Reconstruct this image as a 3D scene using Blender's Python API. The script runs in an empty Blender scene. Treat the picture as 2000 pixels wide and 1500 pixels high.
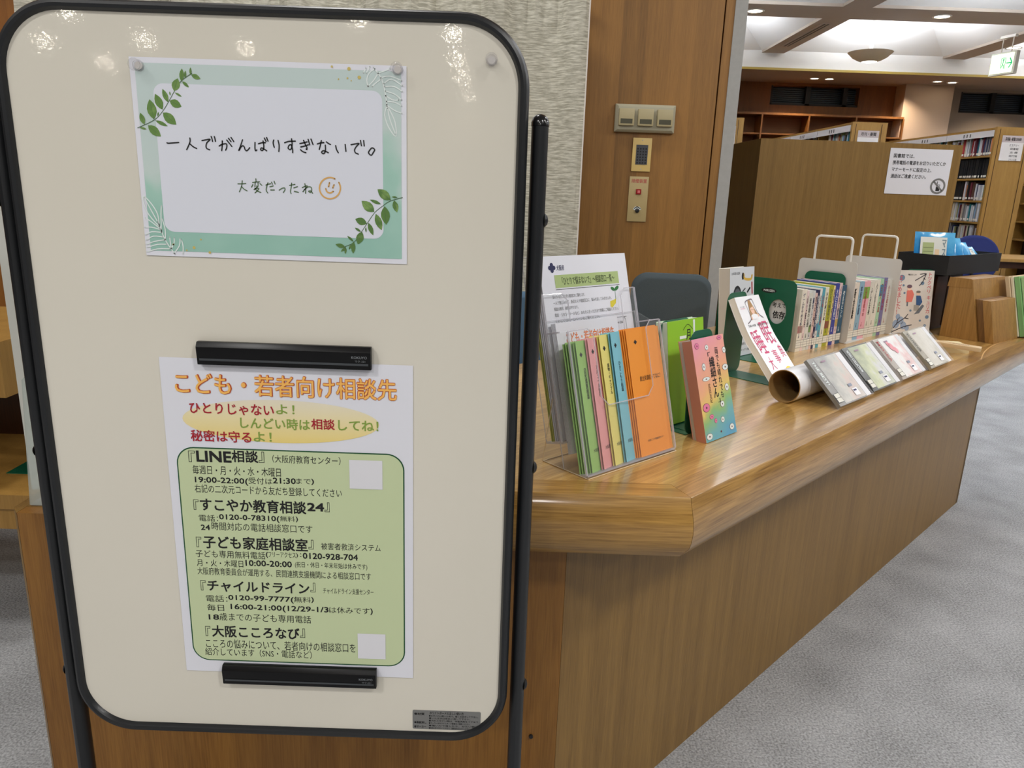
import bpy, bmesh, math, random
from mathutils import Vector, Matrix, Euler
random.seed(7)
S = bpy.context.scene
COL = S.collection
R = math.radians

# ------------------------------------------------------------------ camera
CAMZ = 1.20
F_PX = 1444.0
PITCH, ROLL = R(14.7), R(2.0)
fwd = Vector((0, math.cos(PITCH), -math.sin(PITCH)))
up0 = Vector((0, math.sin(PITCH), math.cos(PITCH)))
rt = Vector((1, 0, 0)) * math.cos(ROLL) + up0 * math.sin(ROLL)
upv = Vector((-1, 0, 0)) * math.sin(ROLL) + up0 * math.cos(ROLL)
cam_d = bpy.data.cameras.new('camera'); cam = bpy.data.objects.new('camera', cam_d); COL.objects.link(cam)
cam_d.sensor_width = 36; cam_d.lens = 36 * F_PX / 2000; cam_d.clip_start = 0.02; cam_d.clip_end = 100
m3 = Matrix((rt, upv, -fwd)).transposed()
cam.matrix_world = Matrix.Translation((0, 0, CAMZ)) @ m3.to_4x4()
S.camera = cam

def ray(px, py):
    return rt * ((px - 1000) / F_PX) - upv * ((py - 750) / F_PX) + fwd
def at_y(px, py, y):
    v = ray(px, py); v = v * (y / v.y); return Vector((v.x, v.y, v.z + CAMZ))
def at_z(px, py, z):
    v = ray(px, py); v = v * ((z - CAMZ) / v.z); return Vector((v.x, v.y, z))

# ------------------------------------------------------------------ world, exposure, lights
S.view_settings.view_transform = 'Standard'
S.view_settings.look = 'None'
S.view_settings.gamma = 1
S.view_settings.use_curve_mapping = False
S.view_settings.exposure = 0.0
w = bpy.data.worlds.new('world'); S.world = w; w.use_nodes = True
w.node_tree.nodes['Background'].inputs[0].default_value = (0.75, 0.78, 0.85, 1)
w.node_tree.nodes['Background'].inputs[1].default_value = 0.3
S.cycles.max_bounces = 8
S.cycles.transparent_max_bounces = 24
S.cycles.sample_clamp_indirect = 24
S.cycles.caustics_reflective = False
S.cycles.caustics_refractive = False

def area(name, loc, size, power, col=(1, .93, .82), rot=(0, 0, 0), shape='DISK', spread=180):
    l = bpy.data.lights.new(name, 'AREA'); l.shape = shape; l.size = size; l.energy = power; l.color = col
    l.spread = R(spread)
    o = bpy.data.objects.new(name, l); COL.objects.link(o); o.location = loc; o.rotation_euler = rot
    return o
WARM = (1.0, .93, .82)
NEUT = (1.0, .985, .955)
# downlights of the reading room ceiling (set into the flat part of the ceiling)
for (x, y, e) in [(-1.6, -0.9, 30), (1.4, -0.9, 30), (-0.9, -2.6, 30), (2.6, -2.2, 24), (-3.4, -1.6, 24),
                  (0.3, -5.0, 44), (2.6, 0.6, 30), (4.3, 0.9, 32), (4.6, 3.4, 30), (-0.6, 2.1, 14), (1.75, 2.35, 10),
                  (-2.8, 1.4, 16), (7.2, 2.4, 30)]:
    area('downlight_lamp', (x, y, 3.09), 0.34, e * 1.15, NEUT)
# uplight that the pendant bowls throw into the coffers
COFX = [3.54 + 2.46 * k for k in range(-1, 3)]
COFY = [8.83 - 2.6 * j for j in range(0, 3)]
for cx in COFX[:]:
    for cy in COFY:
        area('pendant_uplight', (cx + 1.0, cy + 1.03, 3.03), 0.5, 46, (.80, .88, 1), (math.pi, 0, 0))
# downlights of the far soffit
for (x, y) in [(4.05, 11.5), (5.6, 11.5), (7.2, 11.5), (2.4, 11.5)]:
    area('soffit_lamp', (x, y, 2.88), 0.16, 10, (1, .82, .62), spread=120)

# ------------------------------------------------------------------ materials
def lin(c):
    c = c / 255.0
    return c / 12.92 if c <= 0.04045 else ((c + 0.055) / 1.055) ** 2.4
def rgb(c): return (lin(c[0]), lin(c[1]), lin(c[2]), 1)
MC = {}
def mat(name, c, rough=.5, metal=0, spec=.5, bump=0, bscale=200, var=0, vscale=8, coat=0, emit=None, estr=0):
    if name in MC: return MC[name]
    m = bpy.data.materials.new(name); m.use_nodes = True; nt = m.node_tree; b = nt.nodes['Principled BSDF']
    b.inputs['Base Color'].default_value = rgb(c); b.inputs['Roughness'].default_value = rough
    b.inputs['Metallic'].default_value = metal; b.inputs['Specular IOR Level'].default_value = spec
    b.inputs['Coat Weight'].default_value = coat
    if emit: b.inputs['Emission Color'].default_value = rgb(emit); b.inputs['Emission Strength'].default_value = estr
    tc = nt.nodes.new('ShaderNodeTexCoord')
    if var:
        n = nt.nodes.new('ShaderNodeTexNoise'); n.inputs['Scale'].default_value = vscale; n.inputs['Detail'].default_value = 4
        nt.links.new(tc.outputs['Object'], n.inputs['Vector'])
        mx = nt.nodes.new('ShaderNodeMix'); mx.data_type = 'RGBA'
        mx.inputs[6].default_value = rgb([max(0, x * (1 - var)) for x in c]); mx.inputs[7].default_value = rgb([min(255, x * (1 + var)) for x in c])
        nt.links.new(n.outputs['Fac'], mx.inputs[0]); nt.links.new(mx.outputs[2], b.inputs['Base Color'])
    if bump:
        n2 = nt.nodes.new('ShaderNodeTexNoise'); n2.inputs['Scale'].default_value = bscale; n2.inputs['Detail'].default_value = 2
        nt.links.new(tc.outputs['Object'], n2.inputs['Vector'])
        bp = nt.nodes.new('ShaderNodeBump'); bp.inputs['Strength'].default_value = bump; bp.inputs['Distance'].default_value = .002
        nt.links.new(n2.outputs['Fac'], bp.inputs['Height']); nt.links.new(bp.outputs[0], b.inputs['Normal'])
    MC[name] = m; return m

def wood(name, c1, c2, axis='z', rough=.35, rotz=0, fine=60, strip=0, coat=0, spec=.5, wave=0, lo=1.2):
    """oak veneer: stretched noise along the grain; strip = width of veneer leaves"""
    if name in MC: return MC[name]
    m = bpy.data.materials.new(name); m.use_nodes = True; nt = m.node_tree; b = nt.nodes['Principled BSDF']
    b.inputs['Roughness'].default_value = rough; b.inputs['Coat Weight'].default_value = coat; b.inputs['Coat Roughness'].default_value = .12
    b.inputs['Specular IOR Level'].default_value = spec
    tc = nt.nodes.new('ShaderNodeTexCoord'); mr = nt.nodes.new('ShaderNodeMapping'); mr.inputs['Rotation'].default_value = (0, 0, rotz)
    nt.links.new(tc.outputs['Object'], mr.inputs['Vector'])
    mp = nt.nodes.new('ShaderNodeMapping'); nt.links.new(mr.outputs[0], mp.inputs['Vector'])
    hi = fine
    mp.inputs['Scale'].default_value = {'x': (lo, hi, hi), 'y': (hi, lo, hi), 'z': (hi, hi, lo)}[axis]
    n = nt.nodes.new('ShaderNodeTexNoise'); n.inputs['Scale'].default_value = 1.0; n.inputs['Detail'].default_value = 6; n.inputs['Roughness'].default_value = .65
    n.inputs['Distortion'].default_value = .25
    nt.links.new(mp.outputs[0], n.inputs['Vector'])
    mp2 = nt.nodes.new('ShaderNodeMapping'); nt.links.new(mr.outputs[0], mp2.inputs['Vector'])
    lo2, hi2 = 14, 420
    mp2.inputs['Scale'].default_value = {'x': (lo2, hi2, hi2), 'y': (hi2, lo2, hi2), 'z': (hi2, hi2, lo2)}[axis]
    n2 = nt.nodes.new('ShaderNodeTexNoise'); n2.inputs['Scale'].default_value = 1.0; n2.inputs['Detail'].default_value = 3
    nt.links.new(mp2.outputs[0], n2.inputs['Vector'])
    ad = nt.nodes.new('ShaderNodeMath'); ad.operation = 'MULTIPLY_ADD'; ad.inputs[1].default_value = .45
    nt.links.new(n2.outputs['Fac'], ad.inputs[0])
    sc = nt.nodes.new('ShaderNodeMath'); sc.operation = 'MULTIPLY'; sc.inputs[1].default_value = .62
    nt.links.new(n.outputs['Fac'], sc.inputs[0]); nt.links.new(sc.outputs[0], ad.inputs[2])
    fac = ad.outputs[0]
    if wave:
        mp3 = nt.nodes.new('ShaderNodeMapping'); nt.links.new(mr.outputs[0], mp3.inputs['Vector'])
        mp3.inputs['Scale'].default_value = {'x': (2.2, 12, 12), 'y': (12, 2.2, 12), 'z': (12, 12, 2.2)}[axis]
        wv = nt.nodes.new('ShaderNodeTexNoise'); wv.inputs['Scale'].default_value = 1; wv.inputs['Detail'].default_value = 1; wv.inputs['Distortion'].default_value = 1.0
        nt.links.new(mp3.outputs[0], wv.inputs['Vector'])
        mm = nt.nodes.new('ShaderNodeMath'); mm.operation = 'MULTIPLY'; mm.inputs[1].default_value = 26
        nt.links.new(wv.outputs['Fac'], mm.inputs[0])
        sn = nt.nodes.new('ShaderNodeMath'); sn.operation = 'SINE'; nt.links.new(mm.outputs[0], sn.inputs[0])
        a2 = nt.nodes.new('ShaderNodeMath'); a2.operation = 'MULTIPLY_ADD'; a2.inputs[1].default_value = wave
        nt.links.new(sn.outputs[0], a2.inputs[0]); nt.links.new(fac, a2.inputs[2]); fac = a2.outputs[0]
    if strip:
        sx = nt.nodes.new('ShaderNodeSeparateXYZ'); nt.links.new(mr.outputs[0], sx.inputs[0])
        dv = nt.nodes.new('ShaderNodeMath'); dv.operation = 'DIVIDE'; dv.inputs[1].default_value = strip
        nt.links.new(sx.outputs[0], dv.inputs[0])
        fl = nt.nodes.new('ShaderNodeMath'); fl.operation = 'FLOOR'; nt.links.new(dv.outputs[0], fl.inputs[0])
        wn = nt.nodes.new('ShaderNodeTexWhiteNoise'); wn.noise_dimensions = '1D'; nt.links.new(fl.outputs[0], wn.inputs['W'])
        a3 = nt.nodes.new('ShaderNodeMath'); a3.operation = 'MULTIPLY_ADD'; a3.inputs[1].default_value = .22
        nt.links.new(wn.outputs['Value'], a3.inputs[0]); nt.links.new(fac, a3.inputs[2]); fac = a3.outputs[0]
    cr = nt.nodes.new('ShaderNodeValToRGB')
    cr.color_ramp.elements[0].position = .36; cr.color_ramp.elements[0].color = rgb(c1)
    cr.color_ramp.elements[1].position = .72 + (.1 if strip else 0); cr.color_ramp.elements[1].color = rgb(c2)
    nt.links.new(fac, cr.inputs[0]); nt.links.new(cr.outputs[0], b.inputs['Base Color'])
    MC[name] = m; return m

def acrylic(name, tint=(255, 255, 255), alpha=.06, frost=0, body=(230, 235, 235)):
    if name in MC: return MC[name]
    m = bpy.data.materials.new(name); m.use_nodes = True; nt = m.node_tree
    for n in list(nt.nodes): nt.nodes.remove(n)
    o = nt.nodes.new('ShaderNodeOutputMaterial'); tr = nt.nodes.new('ShaderNodeBsdfTransparent'); tr.inputs[0].default_value = rgb(tint)
    p = nt.nodes.new('ShaderNodeBsdfPrincipled'); p.inputs['Base Color'].default_value = rgb(body); p.inputs['Roughness'].default_value = .08 + frost
    p.inputs['Specular IOR Level'].default_value = .8
    lw = nt.nodes.new('ShaderNodeLayerWeight'); lw.inputs[0].default_value = .5
    pw = nt.nodes.new('ShaderNodeMath'); pw.operation = 'POWER'; pw.inputs[1].default_value = 5; nt.links.new(lw.outputs['Facing'], pw.inputs[0])
    ma = nt.nodes.new('ShaderNodeMath'); ma.operation = 'MULTIPLY_ADD'; ma.inputs[1].default_value = .55; ma.inputs[2].default_value = alpha; ma.use_clamp = True
    nt.links.new(pw.outputs[0], ma.inputs[0])
    mx = nt.nodes.new('ShaderNodeMixShader'); nt.links.new(ma.outputs[0], mx.inputs[0]); nt.links.new(tr.outputs[0], mx.inputs[1]); nt.links.new(p.outputs[0], mx.inputs[2])
    nt.links.new(mx.outputs[0], o.inputs[0])
    MC[name] = m; return m

def ramp_mat(name, stops, vec=(0, 1, 0), lo=-.1, hi=.1, rough=.5, noise=.0, nscale=6, spec=.4):
    """print colour that runs across a sheet (object coordinates)"""
    m = bpy.data.materials.new(name); m.use_nodes = True; nt = m.node_tree; b = nt.nodes['Principled BSDF']
    b.inputs['Roughness'].default_value = rough; b.inputs['Specular IOR Level'].default_value = spec
    tc = nt.nodes.new('ShaderNodeTexCoord'); d = nt.nodes.new('ShaderNodeVectorMath'); d.operation = 'DOT_PRODUCT'
    v = Vector(vec).normalized(); d.inputs[1].default_value = v
    nt.links.new(tc.outputs['Object'], d.inputs[0])
    mr = nt.nodes.new('ShaderNodeMapRange'); mr.inputs[1].default_value = lo; mr.inputs[2].default_value = hi
    nt.links.new(d.outputs['Value'], mr.inputs[0]); fac = mr.outputs[0]
    if noise:
        n = nt.nodes.new('ShaderNodeTexNoise'); n.inputs['Scale'].default_value = nscale; n.inputs['Detail'].default_value = 3
        nt.links.new(tc.outputs['Object'], n.inputs['Vector'])
        a = nt.nodes.new('ShaderNodeMath'); a.operation = 'MULTIPLY_ADD'; a.inputs[1].default_value = noise
        s = nt.nodes.new('ShaderNodeMath'); s.operation = 'SUBTRACT'; s.inputs[1].default_value = .5
        nt.links.new(n.outputs['Fac'], s.inputs[0]); nt.links.new(s.outputs[0], a.inputs[0]); nt.links.new(fac, a.inputs[2]); fac = a.outputs[0]
    cr = nt.nodes.new('ShaderNodeValToRGB'); els = cr.color_ramp.elements
    els[0].position = stops[0][0]; els[0].color = rgb(stops[0][1]); els[1].position = stops[-1][0]; els[1].color = rgb(stops[-1][1])
    for p, c in stops[1:-1]:
        e = els.new(p); e.color = rgb(c)
    nt.links.new(fac, cr.inputs[0]); nt.links.new(cr.outputs[0], b.inputs['Base Color'])
    return m

# ------------------------------------------------------------------ object helpers
def tag(o, label=None, cat=None, group=None, kind=None):
    if label: o['label'] = label
    if cat: o['category'] = cat
    if group: o['group'] = group
    if kind: o['kind'] = kind
    return o
def thing(name, label, cat, loc=(0, 0, 0), rot=(0, 0, 0), group=None):
    o = bpy.data.objects.new(name, None); o.empty_display_size = .05; COL.objects.link(o)
    o.location = loc; o.rotation_euler = rot
    return tag(o, label, cat, group)
def link(name, me, parent=None, mats=None, loc=None, rot=None):
    o = bpy.data.objects.new(name, me); COL.objects.link(o)
    if parent: o.parent = parent
    if loc is not None: o.location = loc
    if rot is not None: o.rotation_euler = rot
    return o
class MB:
    def __init__(s): s.v = []; s.f = []; s.mi = []; s.mats = []
    def _m(s, m):
        if m not in s.mats: s.mats.append(m)
        return s.mats.index(m)
    def add(s, vs, fs, m=None, M=None):
        b = len(s.v)
        for p in vs:
            p = Vector(p); s.v.append(tuple(M @ p) if M else tuple(p))
        k = s._m(m)
        for f in fs: s.f.append([i + b for i in f]); s.mi.append(k)
        return s
    def box(s, x0, y0, z0, x1, y1, z1, m=None, M=None):
        vs = [(x0, y0, z0), (x1, y0, z0), (x1, y1, z0), (x0, y1, z0), (x0, y0, z1), (x1, y0, z1), (x1, y1, z1), (x0, y1, z1)]
        return s.add(vs, [(0, 3, 2, 1), (4, 5, 6, 7), (0, 1, 5, 4), (1, 2, 6, 5), (2, 3, 7, 6), (3, 0, 4, 7)], m, M)
    def prism(s, pts, z0, z1, m=None, M=None):
        n = len(pts)
        a = sum(pts[i][0] * pts[(i + 1) % n][1] - pts[(i + 1) % n][0] * pts[i][1] for i in range(n))
        if a < 0: pts = pts[::-1]
        vs = [(p[0], p[1], z0) for p in pts] + [(p[0], p[1], z1) for p in pts]
        fs = [tuple(range(n - 1, -1, -1)), tuple(range(n, 2 * n))] + [(i, (i + 1) % n, n + (i + 1) % n, n + i) for i in range(n)]
        return s.add(vs, fs, m, M)
    def cyl(s, p0, p1, r0, r1=None, n=16, m=None, cap=True):
        p0, p1 = Vector(p0), Vector(p1); r1 = r0 if r1 is None else r1
        d = (p1 - p0).normalized(); a = d.orthogonal().normalized(); b = d.cross(a)
        vs = []
        for p, r in ((p0, r0), (p1, r1)):
            for i in range(n):
                t = 2 * math.pi * i / n; vs.append(p + a * (r * math.cos(t)) + b * (r * math.sin(t)))
        fs = [(i, (i + 1) % n, n + (i + 1) % n, n + i) for i in range(n)]
        if cap: fs += [tuple(range(n - 1, -1, -1)), tuple(range(n, 2 * n))]
        return s.add(vs, fs, m)
    def lathe(s, prof, n=24, m=None, M=None, cap0=True, cap1=True):
        vs = []; k = len(prof)
        for (r, z) in prof:
            for i in range(n):
                t = 2 * math.pi * i / n; vs.append((r * math.cos(t), r * math.sin(t), z))
        fs = []
        for j in range(k - 1):
            for i in range(n):
                fs.append((j * n + i, j * n + (i + 1) % n, (j + 1) * n + (i + 1) % n, (j + 1) * n + i))
        if cap0: fs.append(tuple(range(n - 1, -1, -1)))
        if cap1: fs.append(tuple(range((k - 1) * n, k * n)))
        return s.add(vs, fs, m, M)
    def tube(s, pts, r, n=10, m=None, closed=False, ry=None):
        pts = [Vector(p) for p in pts]; N = len(pts); vs = []
        ref = None
        for i, p in enumerate(pts):
            a = pts[(i - 1) % N] if (closed or i > 0) else p
            b = pts[(i + 1) % N] if (closed or i < N - 1) else p
            t = (b - a).normalized()
            if ref is None: ref = t.orthogonal().normalized() if abs(t.y) > .9 else Vector((0, 1, 0))
            u = (ref - t * ref.dot(t)).normalized(); ref = u; v = t.cross(u)
            for k in range(n):
                q = 2 * math.pi * k / n; vs.append(p + u * ((ry or r) * math.cos(q)) + v * (r * math.sin(q)))
        fs = []
        for i in range(N if closed else N - 1):
            j = (i + 1) % N
            for k in range(n): fs.append((i * n + k, i * n + (k + 1) % n, j * n + (k + 1) % n, j * n + k))
        if not closed: fs += [tuple(range(n - 1, -1, -1)), tuple(range((N - 1) * n, N * n))]
        return s.add(vs, fs, m)
    def build(s, name, m=None, parent=None, smooth=False, bevel=0, loc=None, rot=None, seg=2):
        me = bpy.data.meshes.new(name); me.from_pydata(s.v, [], s.f)
        for q in s.mats: me.materials.append(q or m)
        for i, p in enumerate(me.polygons): p.material_index = s.mi[i]
        bm = bmesh.new(); bm.from_mesh(me)
        if bevel:
            bmesh.ops.remove_doubles(bm, verts=bm.verts, dist=1e-6)
            es = [e for e in bm.edges if len(e.link_faces) == 2 and e.calc_face_angle(0) > .5]
            bmesh.ops.bevel(bm, geom=es, offset=bevel, segments=seg, affect='EDGES', profile=.6)
        if smooth is True or bevel:
            for f in bm.faces: f.smooth = True
            for e in bm.edges:
                if len(e.link_faces) == 2 and e.calc_face_angle(0) > R(32): e.smooth = False
        bm.to_mesh(me); bm.free()
        o = link(name, me, parent, loc=loc, rot=rot); return o
def rrect(x0, y0, x1, y1, r, n=8):
    out = []
    for (cx, cy, a0) in ((x1 - r, y1 - r, 0), (x0 + r, y1 - r, 90), (x0 + r, y0 + r, 180), (x1 - r, y0 + r, 270)):
        for i in range(n + 1):
            t = R(a0 + 90 * i / n); out.append((cx + r * math.cos(t), cy + r * math.sin(t)))
    return out
def smooth_pts(pts, k=5, closed=False):
    P = [Vector((p[0], p[1])) for p in pts]; n = len(P)
    if n < 3: return P
    out = []
    for i in range(n if closed else n - 1):
        p0 = P[(i - 1) % n] if (closed or i > 0) else P[0]; p1 = P[i]; p2 = P[(i + 1) % n]; p3 = P[(i + 2) % n] if (closed or i < n - 2) else P[-1]
        for j in range(k):
            t = j / k
            out.append(.5 * ((2 * p1) + (p2 - p0) * t + (2 * p0 - 5 * p1 + 4 * p2 - p3) * t * t + (3 * p1 - p0 - 3 * p2 + p3) * t ** 3))
    if not closed: out.append(P[-1])
    return out

TXT = {}
def text_geo(s, bold=0., res=2, lead=1.0):
    key = (s, bold, res, lead)
    if key in TXT: return TXT[key]
    c = bpy.data.curves.new('t', 'FONT'); c.body = s; c.size = 1; c.resolution_u = res; c.offset = bold; c.space_line = lead
    o = bpy.data.objects.new('t', c); COL.objects.link(o)
    bpy.context.view_layer.update()
    dg = bpy.context.evaluated_depsgraph_get()
    me = bpy.data.meshes.new_from_object(o.evaluated_get(dg))
    vs = [tuple(v.co) for v in me.vertices]; fs = [tuple(p.vertices) for p in me.polygons]
    bpy.data.objects.remove(o); bpy.data.curves.remove(c); bpy.data.meshes.remove(me)
    if vs:
        x0 = min(v[0] for v in vs); x1 = max(v[0] for v in vs); y0 = min(v[1] for v in vs); y1 = max(v[1] for v in vs)
    else: x0 = x1 = y0 = y1 = 0
    TXT[key] = (vs, fs, (x0, y0, x1, y1)); return TXT[key]
class Print:
    """flat print on a sheet whose local XY plane is the sheet and +Z its normal"""
    def __init__(s, parent, z=.0004): s.p = parent; s.z = z; s.g = {}
    def _g(s, name, m):
        n_, _, key = name.partition('#')
        return s.g.setdefault((n_, m.name + '#' + key), (MB(), m))[0]
    def text(s, t, x0, y0, x1, y1, m, bold=0., name='lettering', z=0, vert=False, rot=0, keep=False, res=2):
        if vert: t = '\n'.join(t)
        vs, fs, bb = text_geo(t, 0, res, .92 if vert else 1)
        if not vs: return
        sx = (x1 - x0) / max(1e-6, bb[2] - bb[0]); sy = (y1 - y0) / max(1e-6, bb[3] - bb[1])
        if bold and not vert:
            r_ = bold * sy * .9; sx = max(.2 * sx, (x1 - x0 - 2.4 * r_) / max(1e-6, bb[2] - bb[0])); x0 += .6 * r_; x1 += .6 * r_
        if keep: sx = sy = min(sx, sy)
        cx, cy = (x0 + x1) / 2, (y0 + y1) / 2
        out = []
        for v in vs:
            x = (v[0] - (bb[0] + bb[2]) / 2) * sx; y = (v[1] - (bb[1] + bb[3]) / 2) * sy
            if rot: x, y = x * math.cos(rot) - y * math.sin(rot), x * math.sin(rot) + y * math.cos(rot)
            out.append((cx + x, cy + y, s.z + z))
        r = bold * sy * .9
        if r <= 0: s._g(name, m).add(out, fs, m)
        else:
            nn = 8 if bold > .03 and s.many else 4
            for i in range(nn):
                a = 2 * math.pi * i / nn + (math.pi / 4 if nn == 4 else 0)
                s._g(name, m).add([(q[0] + r * math.cos(a), q[1] + r * math.sin(a), q[2] + i * s.dz) for q in out], fs, m)
    many = False; dz = 1.6e-5
    def poly(s, pts, m, name='ornament', z=0):
        s._g(name, m).add([(p[0], p[1], s.z + z) for p in pts], [tuple(range(len(pts)))], m)
    def rect(s, x0, y0, x1, y1, m, name='ornament', z=0): s.poly([(x0, y0), (x1, y0), (x1, y1), (x0, y1)], m, name, z)
    def disc(s, x, y, rx, ry, m, name='ornament', z=0, n=28, rot=0):
        pts = []
        for i in range(n):
            a = 2 * math.pi * i / n; u, v = rx * math.cos(a), ry * math.sin(a)
            pts.append((x + u * math.cos(rot) - v * math.sin(rot), y + u * math.sin(rot) + v * math.cos(rot)))
        s.poly(pts, m, name, z)
    def stroke(s, pts, wd, m, name='ornament', z=0, closed=False, k=5, taper=False):
        P = smooth_pts(pts, k, closed) if len(pts) > 2 else [Vector((p[0], p[1])) for p in pts]
        g = s._g(name, m); n = len(P); vs = []; 
        for i, p in enumerate(P):
            a = P[(i - 1) % n] if (closed or i > 0) else p; b = P[(i + 1) % n] if (closed or i < n - 1) else p
            t = (b - a); t = t.normalized() if t.length > 1e-9 else Vector((1, 0)); q = Vector((-t.y, t.x)) * (wd / 2)
            vs += [(p.x + q.x, p.y + q.y, s.z + z), (p.x - q.x, p.y - q.y, s.z + z)]
        fs = [(2 * i, 2 * i + 1, (2 * i + 3) % (2 * n), (2 * i + 2) % (2 * n)) for i in range(n if closed else n - 1)]
        g.add(vs, fs, m)
        if not closed:
            for p in (P[0], P[-1]):
                g.add([(p.x + wd / 2 * math.cos(a * .785), p.y + wd / 2 * math.sin(a * .785), s.z + z) for a in range(8)], [tuple(range(8))], m)
    def done(s):
        for (name, mn), (g, m) in s.g.items(): g.build(name, m, s.p)
def facing(az_dir, lean=0.):
    """euler for a sheet: local X runs along compass az_dir (deg from +Y, clockwise), Y up, leaning back"""
    return (math.pi / 2 - lean, 0, R(90 - az_dir))

# ------------------------------------------------------------------ shared materials
W_TOP = wood('oak_counter_top', (158, 115, 54), (220, 178, 106), 'x', .3, rotz=R(-45), fine=60, wave=.02, coat=1, lo=3.5)
W_TOPX = wood('oak_counter_front', (130, 92, 38), (192, 148, 76), 'x', .32, fine=150, wave=.03, coat=.5, lo=7)
W_EDGE45 = wood('oak_edge_side', (124, 88, 40), (190, 148, 84), 'x', .3, rotz=R(-45), fine=130, wave=.03, coat=.6, lo=6)
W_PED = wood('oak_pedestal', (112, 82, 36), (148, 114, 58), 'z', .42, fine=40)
W_WALL = wood('oak_wall', (112, 78, 34), (160, 114, 54), 'z', .45, fine=30, strip=.085)
W_FARW = wood('dark_oak_far', (108, 66, 22), (140, 88, 34), 'z', .5, fine=14)
W_CAB = wood('oak_cabinet', (122, 92, 38), (148, 114, 56), 'z', .55, fine=60)
W_SHELF = wood('oak_shelving', (146, 108, 50), (174, 134, 68), 'z', .45, fine=20)
W_BOX = wood('oak_display_box', (130, 94, 44), (172, 130, 70), 'z', .45, fine=70)
W_DARK = wood('dark_walnut', (50, 26, 12), (78, 42, 20), 'z', .4, fine=20)
M_BLACK = mat('black_metal', (26, 28, 31), .38, spec=.5)
M_BLACKP = mat('black_plastic', (16, 16, 18), .45)
M_BOARD = mat('whiteboard_enamel', (224, 219, 206), .035, bump=.022, bscale=200, var=.012, vscale=4)
M_PAPER = mat('white_paper', (230, 231, 240), .7, bump=.1, bscale=14)
M_PAPERW = mat('white_page', (238, 236, 228), .8)
M_INK = mat('black_ink', (22, 22, 24), .6)
M_WHITE = mat('white_ink', (232, 240, 238), .6)
M_GREENM = mat('green_metal', (16, 92, 66), .35)
M_ACR = acrylic('clear_acrylic', alpha=.035)
M_ACRE = acrylic('acrylic_edge', alpha=.42, body=(222, 220, 230))
M_CEIL = mat('ceiling_white', (226, 222, 216), .85)
M_CEILB = mat('ceiling_beam', (186, 172, 158), .85)
M_LAMP = mat('lamp_face', (255, 250, 235), .5, emit=(255, 244, 220), estr=14)

# ------------------------------------------------------------------ the setting
def struct(name, mb, m, smooth=False, bevel=0):
    return tag(mb.build(name, m, smooth=smooth, bevel=bevel), kind='structure')
# carpet
def carpet():
    m = bpy.data.materials.new('grey_carpet'); m.use_nodes = True; nt = m.node_tree; b = nt.nodes['Principled BSDF']; b.inputs['Roughness'].default_value = .95
    b.inputs['Specular IOR Level'].default_value = .1
    tc = nt.nodes.new('ShaderNodeTexCoord')
    n1 = nt.nodes.new('ShaderNodeTexNoise'); n1.inputs['Scale'].default_value = 190; n1.inputs['Detail'].default_value = 3
    n2 = nt.nodes.new('ShaderNodeTexNoise'); n2.inputs['Scale'].default_value = 5; n2.inputs['Detail'].default_value = 3
    nt.links.new(tc.outputs['Object'], n1.inputs['Vector']); nt.links.new(tc.outputs['Object'], n2.inputs['Vector'])
    ad = nt.nodes.new('ShaderNodeMath'); ad.operation = 'MULTIPLY_ADD'; ad.inputs[1].default_value = .75
    sc = nt.nodes.new('ShaderNodeMath'); sc.operation = 'MULTIPLY'; sc.inputs[1].default_value = .3
    nt.links.new(n2.outputs['Fac'], sc.inputs[0]); nt.links.new(n1.outputs['Fac'], ad.inputs[0]); nt.links.new(sc.outputs[0], ad.inputs[2])
    cr = nt.nodes.new('ShaderNodeValToRGB'); cr.color_ramp.elements[0].position = .34; cr.color_ramp.elements[0].color = rgb((120, 121, 122))
    cr.color_ramp.elements[1].position = .72; cr.color_ramp.elements[1].color = rgb((192, 194, 198))
    nt.links.new(ad.outputs[0], cr.inputs[0]); nt.links.new(cr.outputs[0], b.inputs['Base Color'])
    bp = nt.nodes.new('ShaderNodeBump'); bp.inputs['Strength'].default_value = .6; bp.inputs['Distance'].default_value = .004
    nt.links.new(n1.outputs['Fac'], bp.inputs['Height']); nt.links.new(bp.outputs[0], b.inputs['Normal'])
    return m
struct('floor', MB().box(-9, -16, -.1, 13, 13, 0), carpet())

M_GREYW = mat('grey_plaster', (168, 168, 166), .8, var=.05, vscale=60)
M_TAUPE = mat('taupe_wall', (150, 134, 118), .85)
# coffered ceiling: slab with openings between y=3.1 and 10.9, then flat
mb = MB()
ZC = 3.12
xs = [-9] + sum([[c, c + 2.16] for c in COFX], []) + [13]
ysp = [3.1] + sum([[c, c + 2.07] for c in COFY[::-1]], [])
ysp[-1] = 10.9
for i in range(len(xs) - 1):
    for j in range(len(ysp) - 1):
        if i % 2 == 1 and j % 2 == 1: continue
        mb.box(xs[i], ysp[j], ZC, xs[i + 1], ysp[j + 1], ZC + .12)
mb.box(-9, -16, ZC, 13, 3.1, ZC + .12)
struct('ceiling', mb, M_CEILB)
mb = MB()
for cx in COFX:
    for cy in COFY:
        x0, x1, y0, y1 = cx, cx + 2.16, cy, cy + 2.07; e = .62; h = .42; z = ZC + .03
        vs = [(x0, y0, z), (x1, y0, z), (x1, y1, z), (x0, y1, z), (x0 + e, y0 + e, z + h), (x1 - e, y0 + e, z + h), (x1 - e, y1 - e, z + h), (x0 + e, y1 - e, z + h)]
        mb.add(vs, [(0, 1, 5, 4), (1, 2, 6, 5), (2, 3, 7, 6), (3, 0, 4, 7), (4, 5, 6, 7)])
struct('trim_1', mb, M_CEIL)            # the pyramid linings of the coffers
mb = MB(); mb.box(-9, 10.9, 2.92, 13, 10.98, 3.26); struct('trim_2', mb, M_CEIL)      # fascia
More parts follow.
